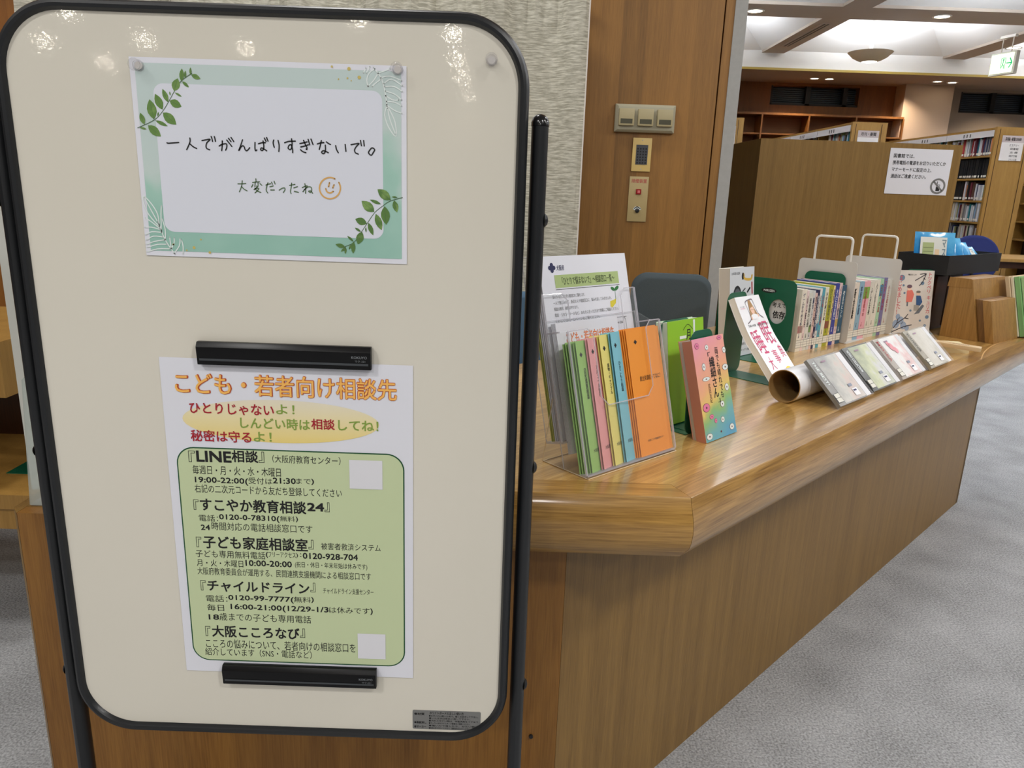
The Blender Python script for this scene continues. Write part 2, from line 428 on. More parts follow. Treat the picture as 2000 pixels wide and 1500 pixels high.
mb = MB(); mb.box(-9, 10.885, 2.905, 13, 10.9, 2.935); struct('trim_3', mb, mat('brass_trim', (176, 150, 70), .4))
mb = MB(); mb.box(-9, 10.98, 2.92, 13, 13, 3.0); struct('ceiling_soffit', mb, mat('soffit', (158, 138, 124), .85)).name = 'ceiling.001'
# back wall in pieces round two window bands
mb = MB()
mb.box(-9, 12.1, 0, 5.72, 12.3, 2.60); mb.box(-9, 12.1, 2.60, 3.80, 12.3, 2.95); mb.box(5.15, 12.1, 2.60, 5.72, 12.3, 2.95); mb.box(3.8, 12.1, 2.88, 5.15, 12.3, 2.95)
struct('wall_back', mb, W_FARW)
mb = MB()
mb.box(5.72, 12.1, 0, 13, 12.3, 2.58); mb.box(5.72, 12.1, 2.58, 6.7, 12.3, 2.95); mb.box(6.7, 12.1, 2.88, 13, 12.3, 2.95)
struct('wall_back.001', mb, M_TAUPE)
struct('wall_back.002', MB().box(5.70, 11.80, 0, 6.42, 12.1, 2.92), mat('pillar_plaster', (196, 172, 150), .85)).name = 'wall_pillar'
M_NIGHT = mat('night_glass', (26, 34, 44), .2)
M_BLIND = mat('blind_slat', (70, 84, 94), .5)
def far_window(idx, x0, x1, z0, z1, mull):
    fr = MB()
    for x in mull: fr.box(x - .035, 12.12, z0, x + .035, 12.2, z1)
    fr.box(x0, 12.12, z0, x1, 12.2, z0 + .03)
    o = struct('window_%d' % idx, fr, mat('dark_frame', (26, 24, 24), .5))
    MB().box(x0, 12.26, z0, x1, 12.28, z1).build('pane', M_NIGHT, o)
    n = int((z1 - z0) / .028)
    base = MB().box(x0, -.002, 0, x1, .012, .014).build('blind_slat', M_BLIND, o, loc=(0, 12.22, z0 + .01))
    for k in range(1, n):
        c = base.copy(); COL.objects.link(c); c.parent = o; c.location = (0, 12.22, z0 + .01 + k * .028)
far_window(1, 3.8, 5.15, 2.60, 2.88, [3.8, 4.38, 4.95])
far_window(2, 6.7, 9.0, 2.58, 2.88, [6.7, 7.22, 7.72, 8.3])
struct('wall_right', MB().box(13, -16, 0, 13.2, 13, 3.3), M_TAUPE)
struct('wall_left', MB().box(-9.2, -16, 0, -9, 13, 3.3), M_TAUPE)
struct('wall_rear', MB().box(-9, -16.2, 0, 13, -16, 3.3), mat('rear_wall', (188, 180, 168), .85))
# oak clad wall end beside the counter
W = MB().box(.10, 2.80, 0, .688, 3.02, ZC)
struct('wall_front', W, W_WALL)
struct('trim_4', MB().box(.694, 2.805, 0, .725, 3.02, ZC), W_WALL)
struct('trim_5', MB().box(.725, 2.80, 0, .768, 3.04, ZC), M_GREYW)
struct('wall_front.001', MB().box(-4.5, 2.80, 0, -1.72, 3.02, ZC), wood('oak_wall_left', (130, 80, 28), (162, 104, 42), 'z', .45, fine=20, strip=.1))
struct('wall_middle', MB().box(-4.5, 3.7, 0, .1, 3.8, ZC), mat('pale_wall', (220, 222, 226), .8))
wf = MB()
for x in (-1.9, -1.25, -.6, .04): wf.box(x - .012, 3.66, 1.86, x + .012, 3.70, 2.7)
wf.box(-1.9, 3.66, 1.85, .05, 3.70, 1.875); wf.box(-1.9, 3.66, 2.68, .05, 3.70, 2.7)
o = struct('window_3', wf, mat('dark_frame', (26, 24, 24)))
MB().box(-1.9, 3.68, 1.86, .05, 3.69, 2.7).build('pane', mat('lit_blind', (235, 240, 245), .6, emit=(225, 235, 245), estr=1.2), o)

# far empty wall shelving (oak recess)
def wall_shelf():
    t = thing('wall_bookshelf', 'empty dark oak bookshelf built against the far wall under the high window', 'bookshelf', (2.9, 11.75, 0))
    L = 2.82; D = .33
    MB().box(0, D - .02, 0, L, D, 2.44).build('back_panel', mat('shelf_back', (112, 68, 26), .6), t)
    MB().box(-.02, 0, 2.42, L, D, 2.45).build('top_board', W_FARW, t)
    n = 5
    base = MB().box(-.011, 0, 0, .011, D - .02, 2.42).build('divider', W_FARW, t, loc=(0, 0, 0))
    for i in range(1, n):
        c = base.copy(); COL.objects.link(c); c.parent = t; c.location = (i * L / (n - 1), 0, 0)
    sb = MB().box(.012, .01, 0, L / 4 - .012, D - .02, .02).build('shelf_board', W_FARW, t, loc=(0, 0, .1))
    for i in range(4):
        for k, z in enumerate((.1, .4, .7, 1.0, 1.3, 1.6, 1.87, 2.14)):
            if i == 0 and k == 0: continue
            c = sb.copy(); COL.objects.link(c); c.parent = t; c.location = (i * L / 4, 0, z)
wall_shelf()

# ------------------------------------------------------------------ service counter
CT = .77
lipA = Vector((-.46, 1.015)); lipC = Vector((.27, 1.015)); d45 = Vector((.7071, .7071)); lipE = lipC + d45 * 2.85
n45 = Vector((.7071, -.7071)); inn = -n45
counter = thing('service_counter', 'oak library service counter with a thick rounded edge and angled corner', 'counter', (0, 0, 0))
top_poly = [(-.46, 1.065), (.27 - .02, 1.065), tuple(lipC + d45 * .0 + Vector((-.0207, .05))), tuple(lipE + inn * .05), tuple(lipE + inn * .765), (-.077, 1.75), (-.46, 1.75)]
top_poly = [(-.46, 1.065), (.2493, 1.065), tuple(lipE + inn * .05), tuple(lipE + inn * .765), (-.077, 1.75), (-.46, 1.75)]
MB().prism(top_poly, .73, CT).build('countertop', W_TOP, counter)
PROF = [(-.05, .77), (-.0012, .77), (.0002, .7686), (.0055, .752), (.011, .735), (.013, .718), (.011, .702), (.007, .690), (-.012, .668), (-.05, .668)]
def molding(p0, p1, n0, n1, m):
    """sweep PROF between two mitred ends; n0/n1 are outward offset vectors per unit of profile x"""
    mb = MB(); vs = []
    for p, nn in ((p0, n0), (p1, n1)):
        for (u, z) in PROF: vs.append((p.x + nn.x * u, p.y + nn.y * u, z))
    k = len(PROF)
    fs = [(i, i + 1, k + i + 1, k + i) for i in range(k - 1)] + [(k - 1, 0, k, 2 * k - 1), tuple(range(k)), tuple(range(2 * k - 1, k - 1, -1))]
    return mb.add(vs, fs).build('edge_molding', m, counter, smooth=True)
mit = Vector((.4142, -1.0))
molding(lipA, lipC - Vector((.0004, 0)), Vector((0, -1)), mit, W_TOPX)
molding(lipC + d45 * .0004, lipE, mit, n45, W_EDGE45)
# pedestal: left face, front face, angled side face
P0 = Vector((.10, 1.105)); P1 = P0 + d45 * 2.515
xl = at_y(20, 1060, 1.105).x
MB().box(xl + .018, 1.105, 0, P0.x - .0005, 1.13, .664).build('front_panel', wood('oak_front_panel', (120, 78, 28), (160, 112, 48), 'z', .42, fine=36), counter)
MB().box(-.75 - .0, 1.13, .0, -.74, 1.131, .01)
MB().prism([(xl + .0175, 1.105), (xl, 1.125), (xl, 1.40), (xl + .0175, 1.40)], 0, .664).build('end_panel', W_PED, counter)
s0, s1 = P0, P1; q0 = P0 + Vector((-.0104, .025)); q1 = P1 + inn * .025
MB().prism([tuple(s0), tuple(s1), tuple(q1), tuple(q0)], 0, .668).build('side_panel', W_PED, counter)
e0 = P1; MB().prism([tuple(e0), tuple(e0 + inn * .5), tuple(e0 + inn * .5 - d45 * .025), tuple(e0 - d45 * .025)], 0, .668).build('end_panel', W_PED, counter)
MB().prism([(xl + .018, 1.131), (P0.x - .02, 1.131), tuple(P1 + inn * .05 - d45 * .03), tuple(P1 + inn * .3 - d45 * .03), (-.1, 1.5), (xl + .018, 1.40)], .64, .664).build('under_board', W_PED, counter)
MB().cyl((.055, 0, 0), (.055, -.004, 0), .0035).build('screw', M_BLACK, counter, loc=(0, 1.105, .27))
# curved inlay joint on the far end of the countertop
pj = [at_z(*p, CT) for p in [(1916, 702), (1924, 686), (1945, 672), (1975, 664)]]
P = Print(counter, CT + .0003); P.stroke([(p.x, p.y) for p in pj], .003, mat('pale_joint', (206, 164, 104), .4), 'inlay_joint'); P.done()

# staff desk / open shelf low at left behind the whiteboard
t = thing('low_bookcase', 'low open oak bookcase with green bookends at the left edge behind the whiteboard', 'bookcase', (-1.75, 1.75, 0))
MB().box(-.5, 0, .36, .55, .5, .40).build('shelf_board', W_SHELF, t)
MB().box(-.5, 0, .66, .50, .5, .80).build('top_board', W_SHELF, t)
MB().box(-.5, .46, .30, .55, .5, .66).build('back_panel', W_DARK, t)
MB().box(-.5, .01, .30, .55, .03, .36).build('apron', W_SHELF, t)
for x in (-.5, .50): MB().box(x, .1, 0, x + .04, .5, .36).build('leg', W_SHELF, t)
tg = thing('green_bookend', 'green metal bookend on the low shelf at the left edge', 'bookend', (-1.28, 1.85, .40))
MB().prism(rrect(0, 0, .004, .22, .0015, 2), -.06, .06).build('plate', M_GREENM, tg, rot=(math.pi / 2, 0, 0), loc=(0, .1, 0))
MB().box(-.1, .04, 0, 0, .16, .002).build('foot', M_GREENM, tg)

# ------------------------------------------------------------------ the whiteboard on its stand
YB = .86
BX0, BX1, BZ0, BZ1 = -.574, .008, CAMZ - .735, CAMZ + .182
board = thing('whiteboard', 'small white magnetic board in a black rounded frame on a black stand', 'whiteboard', ((BX0 + BX1) / 2, YB, 0))
bw = (BX1 - BX0) / 2; bz = (BZ0 + BZ1) / 2; bh = (BZ1 - BZ0) / 2
MB().prism(rrect(-bw + .006, -bh + .006, bw - .006, bh - .006, .066, 12), -.012, 0).build('writing_surface', M_BOARD, board, loc=(0, 0, bz), rot=(math.pi / 2, 0, 0))
pth = [(p[0], 0, p[1]) for p in rrect(-bw + .0065, -bh + .0065, bw - .0065, bh - .0065, .070, 14)]
MB().tube(pth, .0065, 12, closed=True, ry=.011).build('frame', M_BLACK, board, loc=(0, .004, bz), smooth=True)
MB().prism(rrect(-bw + .008, -bh + .008, bw - .008, bh - .008, .066, 8), -.02, -.0125).build('back_sheet', M_BLACKP, board, loc=(0, 0, bz), rot=(math.pi / 2, 0, 0))
for sx in (-1, 1):
    x = sx * (bw + .0135)
    pl = MB(); pl.tube([(x, .018, .06), (x, .018, BZ1 - .112)], .0098, 14, ry=.013)
    pl.build('upright', M_BLACK, board, smooth=True)
    M = Matrix.Translation((x, .018, BZ1 - .112)) @ Matrix.Diagonal((1, 1.3, 1, 1))
    MB().lathe([(.0103, 0), (.0103, .004), (.0085, .009), (.005, .012), (.001, .0132)], 16, M=M).build('end_cap', mat('cap_black', (24, 24, 26), .2), board, smooth=True)
    for z in ((BZ1 - .215), (BZ1 - .52), BZ0 + .08):
        MB().lathe([(.001, .004), (.005, .003), (.008, 0)], 14, M=Matrix.Translation((x + sx * .0098, .018, z)) @ Matrix.Rotation(sx * math.pi / 2, 4, 'Y')).build('knob', M_BLACKP, board, smooth=True)
    MB().box(x - .012, -.2, .04, x + .012, .2, .065).build('foot', M_BLACK, board, bevel=.004)
    for y in (-.18, .18):
        MB().cyl((x - .01, y, .02), (x + .01, y, .02), .02, n=16).build('caster', M_BLACKP, board, smooth=True)
MB().tube([(-bw - .01, .02, .14), (bw + .01, .02, .14)], .009, 10).build('cross_bar', M_BLACK, board, smooth=True)
# instruction plate bottom right
M_PLATE = mat('grey_foil', (132, 132, 130), .35, metal=.3)
px0 = at_y(806, 1386, YB); px1 = at_y(938, 1427, YB)
pc = Vector(((px0.x + px1.x) / 2, YB - .0006, (px0.z + px1.z) / 2)); pw = (px1.x - px0.x) / 2; ph = (px0.z - px1.z) / 2
pt = MB().prism(rrect(-pw, -ph, pw, ph, .002, 3), 0, .0005).build('instruction_plate', M_PLATE, board, loc=(pc.x - board.location.x, -.0001, pc.z), rot=(math.pi / 2, 0, 0))
P = Print(pt, .0009)
P.text('ホワイトボードの正しい使い方', -pw * .5, ph * .62, pw * .5, ph * .92, M_INK, .01)
for i, s in enumerate(['●お手入れは乾いた布で、軽く水拭きして下さい。', '書いた文字は早めに消して下さい。', '●汚れのひどい時は、中性洗剤をうすめて', '●マーカーはホワイトボード専用をご使用ください。', '●強い力で消したり、かたい物で', '●火気に近づけないでください。直射日光はさけてください。']):
    yy = ph * (.5 - i * .26); P.text(s, -pw * .52, yy - ph * .14, pw * (.93 if i % 2 == 0 else .7), yy + ph * .06, M_INK, .004, res=1)
P.text('●材質', -pw * .95, ph * .5, -pw * .65, ph * .75, M_INK, .02); P.text('●黒板消し', -pw * .95, -ph * .4, -pw * .6, -ph * .15, M_INK, .02); P.text('●マーカー', -pw * .95, -ph * .85, -pw * .6, -ph * .6, M_INK, .02)
P.done()

def onboard(px, py, cx, cz):
    v = at_y(px, py, YB); return (v.x - cx, v.z - cz)
# ---- upper sheet (landscape card)
UX0, UX1, UZ0, UZ1 = -.4265, -.126, CAMZ - .087, CAMZ + .1255
ucx, ucz = (UX0 + UX1) / 2, (UZ0 + UZ1) / 2; uw, uh = (UX1 - UX0) / 2, (UZ1 - UZ0) / 2
card = thing('message_card', 'landscape paper with mint leafy border and handwritten message on the whiteboard', 'paper', (ucx, YB - .0012, ucz), (math.pi / 2, 0, 0))
MB().box(-uw, -uh, -.0003, uw, uh, 0).build('sheet', M_PAPER, card)
M_MINT = ramp_mat('mint_print', [(0, (152, 196, 182)), (.36, (166, 206, 192)), (.55, (200, 216, 212)), (1, (198, 214, 212))], vec=(-.2, 1, 0), lo=-.08, hi=.08, noise=1.6, nscale=9, rough=.7)
def c5(x, y): return onboard(240 + x / 3.448, 100 + y / 3.448, ucx, ucz)
P = Print(card, .0003)
MW = .0058
P.rect(-uw + MW, -uh + MW, uw - MW, uh - MW, M_MINT, 'border_print')
a = c5(205, 215); b_ = c5(1758, 1265)
P.poly(rrect(a[0], b_[1], b_[0], a[1], .011, 6), mat('card_white', (224, 227, 238), .7), 'message_panel', .0002)
M_LEAF = ramp_mat('leaf_print', [(0, (104, 140, 72)), (.5, (134, 166, 94)), (1, (92, 128, 66))], vec=(1, .4, 0), lo=-.012, hi=.012, noise=3, nscale=60, rough=.7)
M_LEAF2 = mat('leaf_dark', (80, 108, 74), .7)
LK = [0]
def leaf(b, t, wd, m=None):
    b = Vector(c5(*b)); t = Vector(c5(*t)); L = (t - b); n = Vector((-L.y, L.x)).normalized() * (wd / 3.448 / 1444 * .84 * .5)
    pts = []
    ks = [(0, 0), (.15, .55), (.35, .95), (.55, 1), (.75, .72), (.9, .32), (1, 0)]
    pts = [b + L * u + n * v for u, v in ks] + [b + L * u - n * v for u, v in ks[-2:0:-1]]
    LK[0] += 1; P.poly([tuple(p) for p in pts], m or M_LEAF, 'leaf_print#%d' % LK[0], .0005)
    P.stroke([tuple(b), tuple(b + L * .8)], .0003, M_LEAF2, 'leaf_vein#%d' % (LK[0] > 18), .0006)
for st in ([(105, 517), (215, 465), (270, 410), (320, 330), (350, 275), (400, 200), (470, 150)], [(1885, 985), (1800, 1010), (1755, 1040), (1700, 1085), (1650, 1155), (1610, 1215), (1560, 1285), (1500, 1315)]):
    P.stroke([c5(*p) for p in st], .0007, M_LEAF2, 'stem_print#%d' % st[0][0], .0004)
LV = [((150, 495), (122, 415), 34), ((215, 460), (185, 325), 62), ((272, 395), (222, 288), 50), ((310, 345), (272, 255), 34), ((350, 270), (375, 185), 52), ((400, 205), (402, 118), 30),
      ((425, 185), (425, 132), 14), ((460, 160), (460, 110), 14), ((465, 160), (527, 187), 30), ((405, 205), (450, 245), 20), ((355, 280), (402, 308), 14), ((320, 335), (400, 375), 50), ((275, 415), (365, 495), 60),
      ((225, 468), (308, 506), 24), ((175, 500), (262, 575), 54), ((120, 515), (165, 525), 14), ((240, 440), (245, 410), 10), ((325, 300), (320, 272), 10),
      ((1805, 1002), (1717, 930), 58), ((1740, 1030), (1665, 1000), 22), ((1695, 1082), (1610, 1008), 60), ((1765, 1045), (1775, 1168), 60), ((1705, 1095), (1745, 1205), 46), ((1828, 1005), (1848, 1085), 38),
      ((1850, 985), (1812, 980), 12), ((1645, 1160), (1567, 1130), 48), ((1655, 1155), (1688, 1240), 32), ((1612, 1215), (1585, 1300), 50), ((1605, 1215), (1565, 1188), 16), ((1638, 1185), (1640, 1220), 10),
      ((1555, 1282), (1553, 1362), 30), ((1555, 1280), (1513, 1243), 16), ((1500, 1318), (1435, 1300), 28), ((1505, 1320), (1470, 1350), 16), ((1505, 1325), (1500, 1365), 14), ((1540, 1300), (1525, 1335), 12)]
for q in LV: leaf(*q)
for st in ([(1690, 110), (1745, 190), (1770, 290), (1780, 360)], [(1780, 370), (1765, 430), (1790, 510), (1840, 575), (1835, 480), (1800, 400), (1780, 370)], [(1785, 385), (1800, 460), (1838, 560)],
           [(1775, 340), (1830, 345), (1880, 370)], [(1775, 360), (1830, 400), (1882, 420)], [(1765, 240), (1830, 240), (1885, 275)], [(1770, 270), (1830, 290), (1880, 330)], [(1760, 220), (1810, 190), (1885, 235)],
           [(1740, 180), (1800, 170), (1880, 200)], [(1720, 150), (1690, 200), (1650, 240)], [(1700, 120), (1660, 150), (1645, 200), (1655, 240)], [(1740, 190), (1700, 220), (1680, 240)], [(1720, 150), (1790, 125), (1800, 115)],
           [(1640, 115), (1620, 150)], [(1665, 105), (1640, 150)], [(1770, 300), (1820, 330), (1860, 330)],
           [(355, 1365), (290, 1270), (255, 1180), (240, 1150)], [(250, 1180), (180, 1100), (145, 1020), (145, 975), (200, 1030), (240, 1100), (250, 1180)], [(240, 1150), (190, 1060), (150, 985)], [(255, 1200), (200, 1185), (155, 1185)],
           [(250, 1190), (200, 1150), (155, 1120)], [(265, 1220), (200, 1215), (158, 1235)], [(275, 1250), (210, 1245), (165, 1270)], [(285, 1270), (220, 1280), (165, 1300)], [(300, 1300), (240, 1300), (170, 1320)],
           [(320, 1330), (240, 1330), (170, 1350)], [(265, 1220), (262, 1100), (265, 1040)], [(290, 1270), (290, 1200), (270, 1130)], [(330, 1330), (350, 1290), (350, 1255)], [(350, 1360), (385, 1310), (390, 1260)],
           [(410, 1365), (410, 1310), (400, 1270)], [(330, 1325), (320, 1250)]):
    P.stroke([c5(*p) for p in st], .0012, M_WHITE, 'feather_print#%d' % (st[0][0] > 900), .0004, k=3)
M_GOLD = mat('gold_speck', (206, 186, 104), .5)
for x, y, r in ((1525, 120, 11), (1594, 178, 11), (1515, 183, 6), (1410, 105, 7), (1455, 190, 5), (1540, 200, 4), (484, 1322, 10), (530, 1268, 6), (345, 1300, 7), (590, 1355, 9), (435, 1340, 6)):
    q = c5(x, y); P.disc(q[0], q[1], r * .00017, r * .00017, M_GOLD, 'speck', .0004, 10)
# handwriting
def ca(x, y): return onboard(320 + x / 9.09, 250 + y / 9.09, ucx, ucz)
def cb(x, y): return onboard(530 + x / 9.09, 250 + y / 9.09, ucx, ucz)
def cc(x, y): return onboard(455 + x / 9.09, 335 + y / 9.09, ucx, ucz)
HW = 22 / 9.09 / 1444 * .82
for st in ([(70, 265), (100, 272), (200, 264), (280, 258)], [(476, 180), (480, 240), (455, 310), (420, 385)], [(468, 275), (530, 330), (595, 365)],
           [(690, 224), (760, 212), (835, 204), (780, 260), (762, 320), (775, 365), (828, 388)], [(852, 152), (870, 200), (878, 240)], [(908, 152), (922, 200), (928, 240)],
           [(995, 322), (1040, 295), (1110, 280), (1130, 300), (1128, 350), (1110, 395)], [(1050, 232), (1050, 300), (1040, 402)], [(1128, 215), (1180, 280), (1220, 330)], [(1160, 185), (1205, 245)], [(1205, 170), (1255, 245)],
           [(1408, 212), (1380, 300), (1342, 405), (1385, 335), (1418, 318), (1440, 340), (1455, 385), (1480, 405), (1510, 385), (1535, 352)],
           [(1630, 258), (1628, 340), (1632, 385), (1643, 405), (1662, 390)], [(1690, 282), (1750, 265), (1812, 262)], [(1772, 232), (1785, 310), (1782, 370), (1760, 402), (1728, 385), (1745, 355), (1790, 375), (1838, 408)], [(1795, 180), (1825, 240)], [(1835, 172), (1860, 235)]):
    P.stroke([ca(*p) for p in st], HW, M_INK, 'handwriting', .0006)
for st in ([(52, 215), (42, 270), (62, 345)], [(128, 220), (148, 310), (143, 420)],
           [(245, 262), (320, 240), (435, 235)], [(368, 195), (378, 280), (370, 350), (345, 385), (308, 360), (325, 310), (360, 300), (378, 350), (388, 400), (388, 438)],
           [(515, 278), (580, 265), (645, 248)], [(532, 338), (600, 322), (665, 300)], [(580, 220), (610, 290), (640, 350), (640, 380)], [(528, 388), (570, 422), (622, 440)], [(640, 385), (625, 375)], [(662, 205), (690, 300)], [(712, 200), (748, 295)],
           [(825, 285), (880, 268), (940, 262)], [(895, 225), (880, 300), (860, 382)], [(985, 248), (1020, 275), (1058, 295)], [(965, 305), (968, 380), (955, 440), (925, 458), (900, 430), (930, 405), (980, 420), (1020, 440)],
           [(1150, 315), (1165, 385), (1195, 440)], [(1318, 295), (1332, 415)],
           [(1420, 298), (1490, 285), (1565, 278), (1515, 330), (1485, 390), (1500, 440), (1550, 465)], [(1588, 222), (1605, 315)], [(1645, 225), (1655, 320)],
           ):
    P.stroke([cb(*p) for p in st], HW, M_INK, 'handwriting', .0006)
P.stroke([cb(*p) for p in [(1800, 355), (1765, 378), (1732, 440), (1780, 485), (1820, 430), (1840, 385)]], HW, M_INK, 'handwriting', .0006, closed=True)
M_GINK = mat('green_pen', (84, 112, 74), .6)
for st in ([(100, 218), (170, 218), (240, 213)], [(175, 165), (165, 260), (125, 360)], [(160, 260), (205, 310), (262, 342)],
           [(418, 130), (422, 185)], [(360, 195), (420, 186), (485, 182)], [(405, 195), (400, 270)], [(455, 195), (455, 262), (430, 258)], [(365, 232), (340, 278)], [(490, 215), (525, 245)],
           [(440, 280), (415, 300), (385, 322)], [(400, 300), (470, 300), (440, 345), (402, 378)], [(410, 310), (450, 350), (508, 370)],
           [(595, 240), (640, 225), (680, 215)], [(632, 200), (612, 260), (600, 330), (628, 380)], [(665, 272), (725, 255)], [(680, 328), (745, 328)], [(695, 188), (712, 225)], [(742, 172), (758, 222)],
           [(832, 330), (880, 298), (925, 292), (932, 325), (905, 372)],
           [(1015, 245), (1060, 238), (1110, 228)], [(1052, 205), (1042, 290), (1030, 350), (1042, 392)], [(1090, 290), (1155, 268)], [(1098, 352), (1170, 368)],
           [(1285, 215), (1300, 300), (1298, 388)], [(1240, 285), (1290, 262), (1330, 258), (1290, 310), (1250, 360)], [(1270, 330), (1340, 275), (1395, 280), (1405, 330), (1385, 370), (1350, 350), (1390, 345), (1425, 388)]):
    P.stroke([cc(*p) for p in st], .00105, M_GINK, 'handwriting', .0006)
M_ORP = mat('orange_pen', (222, 172, 98), .6)
pts = []
for i in range(34):
    a = R(-52 + 344 * i / 33 - 268); pts.append(cc(1730 + 185 * math.cos(a) * 1.0, 295 - 185 * math.sin(a)))
a0 = [cc(1730 + 185 * math.cos(R(q)), 295 - 188 * math.sin(R(q))) for q in range(62, 400, 10)]
P.stroke(a0, .0016, M_ORP, 'smiley_print', .0006)
for st in ([(1722, 200), (1705, 268)], [(1802, 235), (1780, 292)], [(1655, 305), (1680, 360), (1735, 380), (1790, 352)]):
    P.stroke([cc(*p) for p in st], .0016, M_ORP, 'smiley_print', .0006)
P.done()

# ---- lower sheet (consultation poster)
LX0, LX1, LZ0, LZ1 = -.423, -.119, CAMZ - .638, CAMZ - .207
lcx, lcz = (LX0 + LX1) / 2, (LZ0 + LZ1) / 2; lw, lh = (LX1 - LX0) / 2, (LZ1 - LZ0) / 2
post = thing('consultation_poster', 'tall paper poster of consultation numbers with sage green panel on the whiteboard', 'poster', (lcx, YB - .0012, lcz), (math.pi / 2, 0, 0))
mb = MB(); NX, NY = 2, 24       # two soft folds run across the sheet
zz = lambda v: .0006 * math.exp(-((v - .62) / .008) ** 2) + .0006 * math.exp(-((v - .28) / .008) ** 2)
MB().box(-lw, -lh, -.0003, lw, lh, 0).build('sheet', M_PAPER, post)
P = Print(post, .0003)
def q6(x, y): return onboard(300 + x / 3.846, 650 + y / 3.846, lcx, lcz)
def q7(x, y): return onboard(300 + x / 3.75, 960 + y / 3.75, lcx, lcz)
tl = q6(168, 850); br = (q7(1843, 1245)[0], min(q7(450, 1226)[1], q7(1690, 1254)[1]) - .001)
M_SAGE = mat('sage_print', (202, 215, 172), .7); M_DG = mat('dark_green_print', (20, 82, 46), .7)
P.poly(rrect(tl[0], br[1], br[0], tl[1], .022, 8), M_DG, 'panel_border', 0)
P.poly(rrect(tl[0] + .0016, br[1] + .0016, br[0] - .0016, tl[1] - .0016, .0205, 8), M_SAGE, 'panel_print', .0002)
e = [q6(222, 655), q6(1695, 690), q6(1000, 505), q6(1000, 826)]
M_ELL = ramp_mat('ellipse_print', [(0, (240, 216, 130)), (.55, (240, 226, 176)), (1, (236, 228, 206))], vec=(0, 1, 0), lo=e[3][1], hi=e[2][1], rough=.7)
P.disc((e[0][0] + e[1][0]) / 2, (e[2][1] + e[3][1]) / 2, (e[1][0] - e[0][0]) / 2, (e[2][1] - e[3][1]) / 2, M_ELL, 'ellipse_print', 0, 48)
M_RB = mat('red_brown_print', (196, 84, 40), .7); M_OF = mat('orange_fill', (250, 190, 96), .7); M_CR = mat('crimson_print', (170, 24, 44), .7); M_GT = mat('leaf_green_text', (136, 164, 70), .7)
def T(q, s, lb, rt_, m=M_INK, bold=0., z=.0004, dx=0):
    a = q(*lb); b = q(*rt_)
    TK[0] += 1; P.text(s, a[0], a[1], b[0], b[1], m, bold, z=z, res=2, name='lettering#%d' % TK[0])
a = q6(168, 450); b = q6(1828, 352)
P.many = True; P.text('こども・若者向け相談先', a[0], a[1], b[0], b[1], M_RB, .036, z=.0002, name='title_outline'); P.many = False
g = .0006
P.text('こども・若者向け相談先', a[0], a[1], b[0], b[1], M_OF, .012, z=.0006, name='title')
BD = .020; BK = .032; TK = [0]
T(q6, 'ひとりじゃない', (275, 600), (905, 540), M_CR, BD); T(q6, 'よ！', (922, 606), (1060, 540), M_GT, BD)
T(q6, 'しんどい時は', (655, 712), (1175, 648), M_GT, BD); T(q6, '相談', (1187, 720), (1362, 648), M_CR, BD); T(q6, 'してね！', (1388, 728), (1690, 662), M_GT, BD)
T(q6, '秘密は守る', (285, 808), (735, 740), M_CR, BD); T(q6, 'よ！', (755, 812), (888, 745), M_GT, BD)
T(q6, '『', (270, 966), (312, 882)); T(q6, 'LINE', (322, 960), (585, 892), bold=.05); T(q6, '相談', (590, 966), (786, 884), bold=.028); T(q6, '』', (795, 972), (832, 890))
T(q6, '（大阪府教育センター）', (897, 972), (1406, 930))
T(q6, '毎週日・月・火・水・木曜日', (300, 1056), (957, 1012))
T(q6, '19:00-22:00(', (315, 1130), (712, 1090), bold=BK); T(q6, '受付は', (718, 1130), (893, 1088)); T(q6, '21:30', (898, 1126), (1070, 1090), bold=BK); T(q6, 'まで', (1075, 1130), (1182, 1093)); T(q6, ')', (1186, 1138), (1207, 1093), bold=BK)
T(q6, '右記の二次元コードから友だち登録してください', (315, 1195), (1415, 1170))
T(q7, '『', (300, 130), (332, 55)); T(q7, 'すこやか教育相談', (345, 134), (1118, 70), bold=.028); T(q7, '24', (1124, 136), (1250, 84), bold=.05); T(q7, '』', (1256, 146), (1290, 76))
T(q7, '電話：', (338, 212), (475, 168)); T(q7, '0120-0-78310(', (484, 210), (924, 176), bold=BK); T(q7, '無料', (930, 214), (1038, 178)); T(q7, ')', (1043, 220), (1060, 180), bold=BK)
T(q7, '24', (350, 275), (416, 240), bold=BK); T(q7, '時間対応の電話相談窓口です', (431, 277), (1165, 243))
T(q7, '『', (320, 402), (352, 328)); T(q7, '子ども家庭相談室', (368, 408), (1130, 344), bold=.028); T(q7, '』', (1138, 418), (1172, 350)); T(q7, '被害者救済システム', (1230, 420), (1665, 385))
T(q7, '子ども専用無料電話', (315, 475), (820, 438)); T(q7, '(', (825, 480), (840, 438), bold=BK); T(q7, 'フリーアクセス', (845, 475), (1043, 442)); T(q7, ')：', (1046, 483), (1085, 446)); T(q7, '0120-928-704', (1094, 486), (1498, 458), bold=BK)
T(q7, '月・火・木曜日', (323, 540), (658, 500)); T(q7, '10:00-20:00', (676, 538), (1015, 508), bold=BK); T(q7, '(祝日・休日・年末年始は休みです)', (1040, 556), (1567, 526))
T(q7, '大阪府教育委員会が運用する、民間連携支援機関による相談窓口です', (328, 602), (1593, 592))
T(q7, '『', (352, 718), (384, 645)); T(q7, 'チャイルドライン', (398, 722), (1142, 672), bold=.028); T(q7, '』', (1152, 732), (1186, 664)); T(q7, 'チャイルドライン支援センター', (1245, 742), (1612, 712))
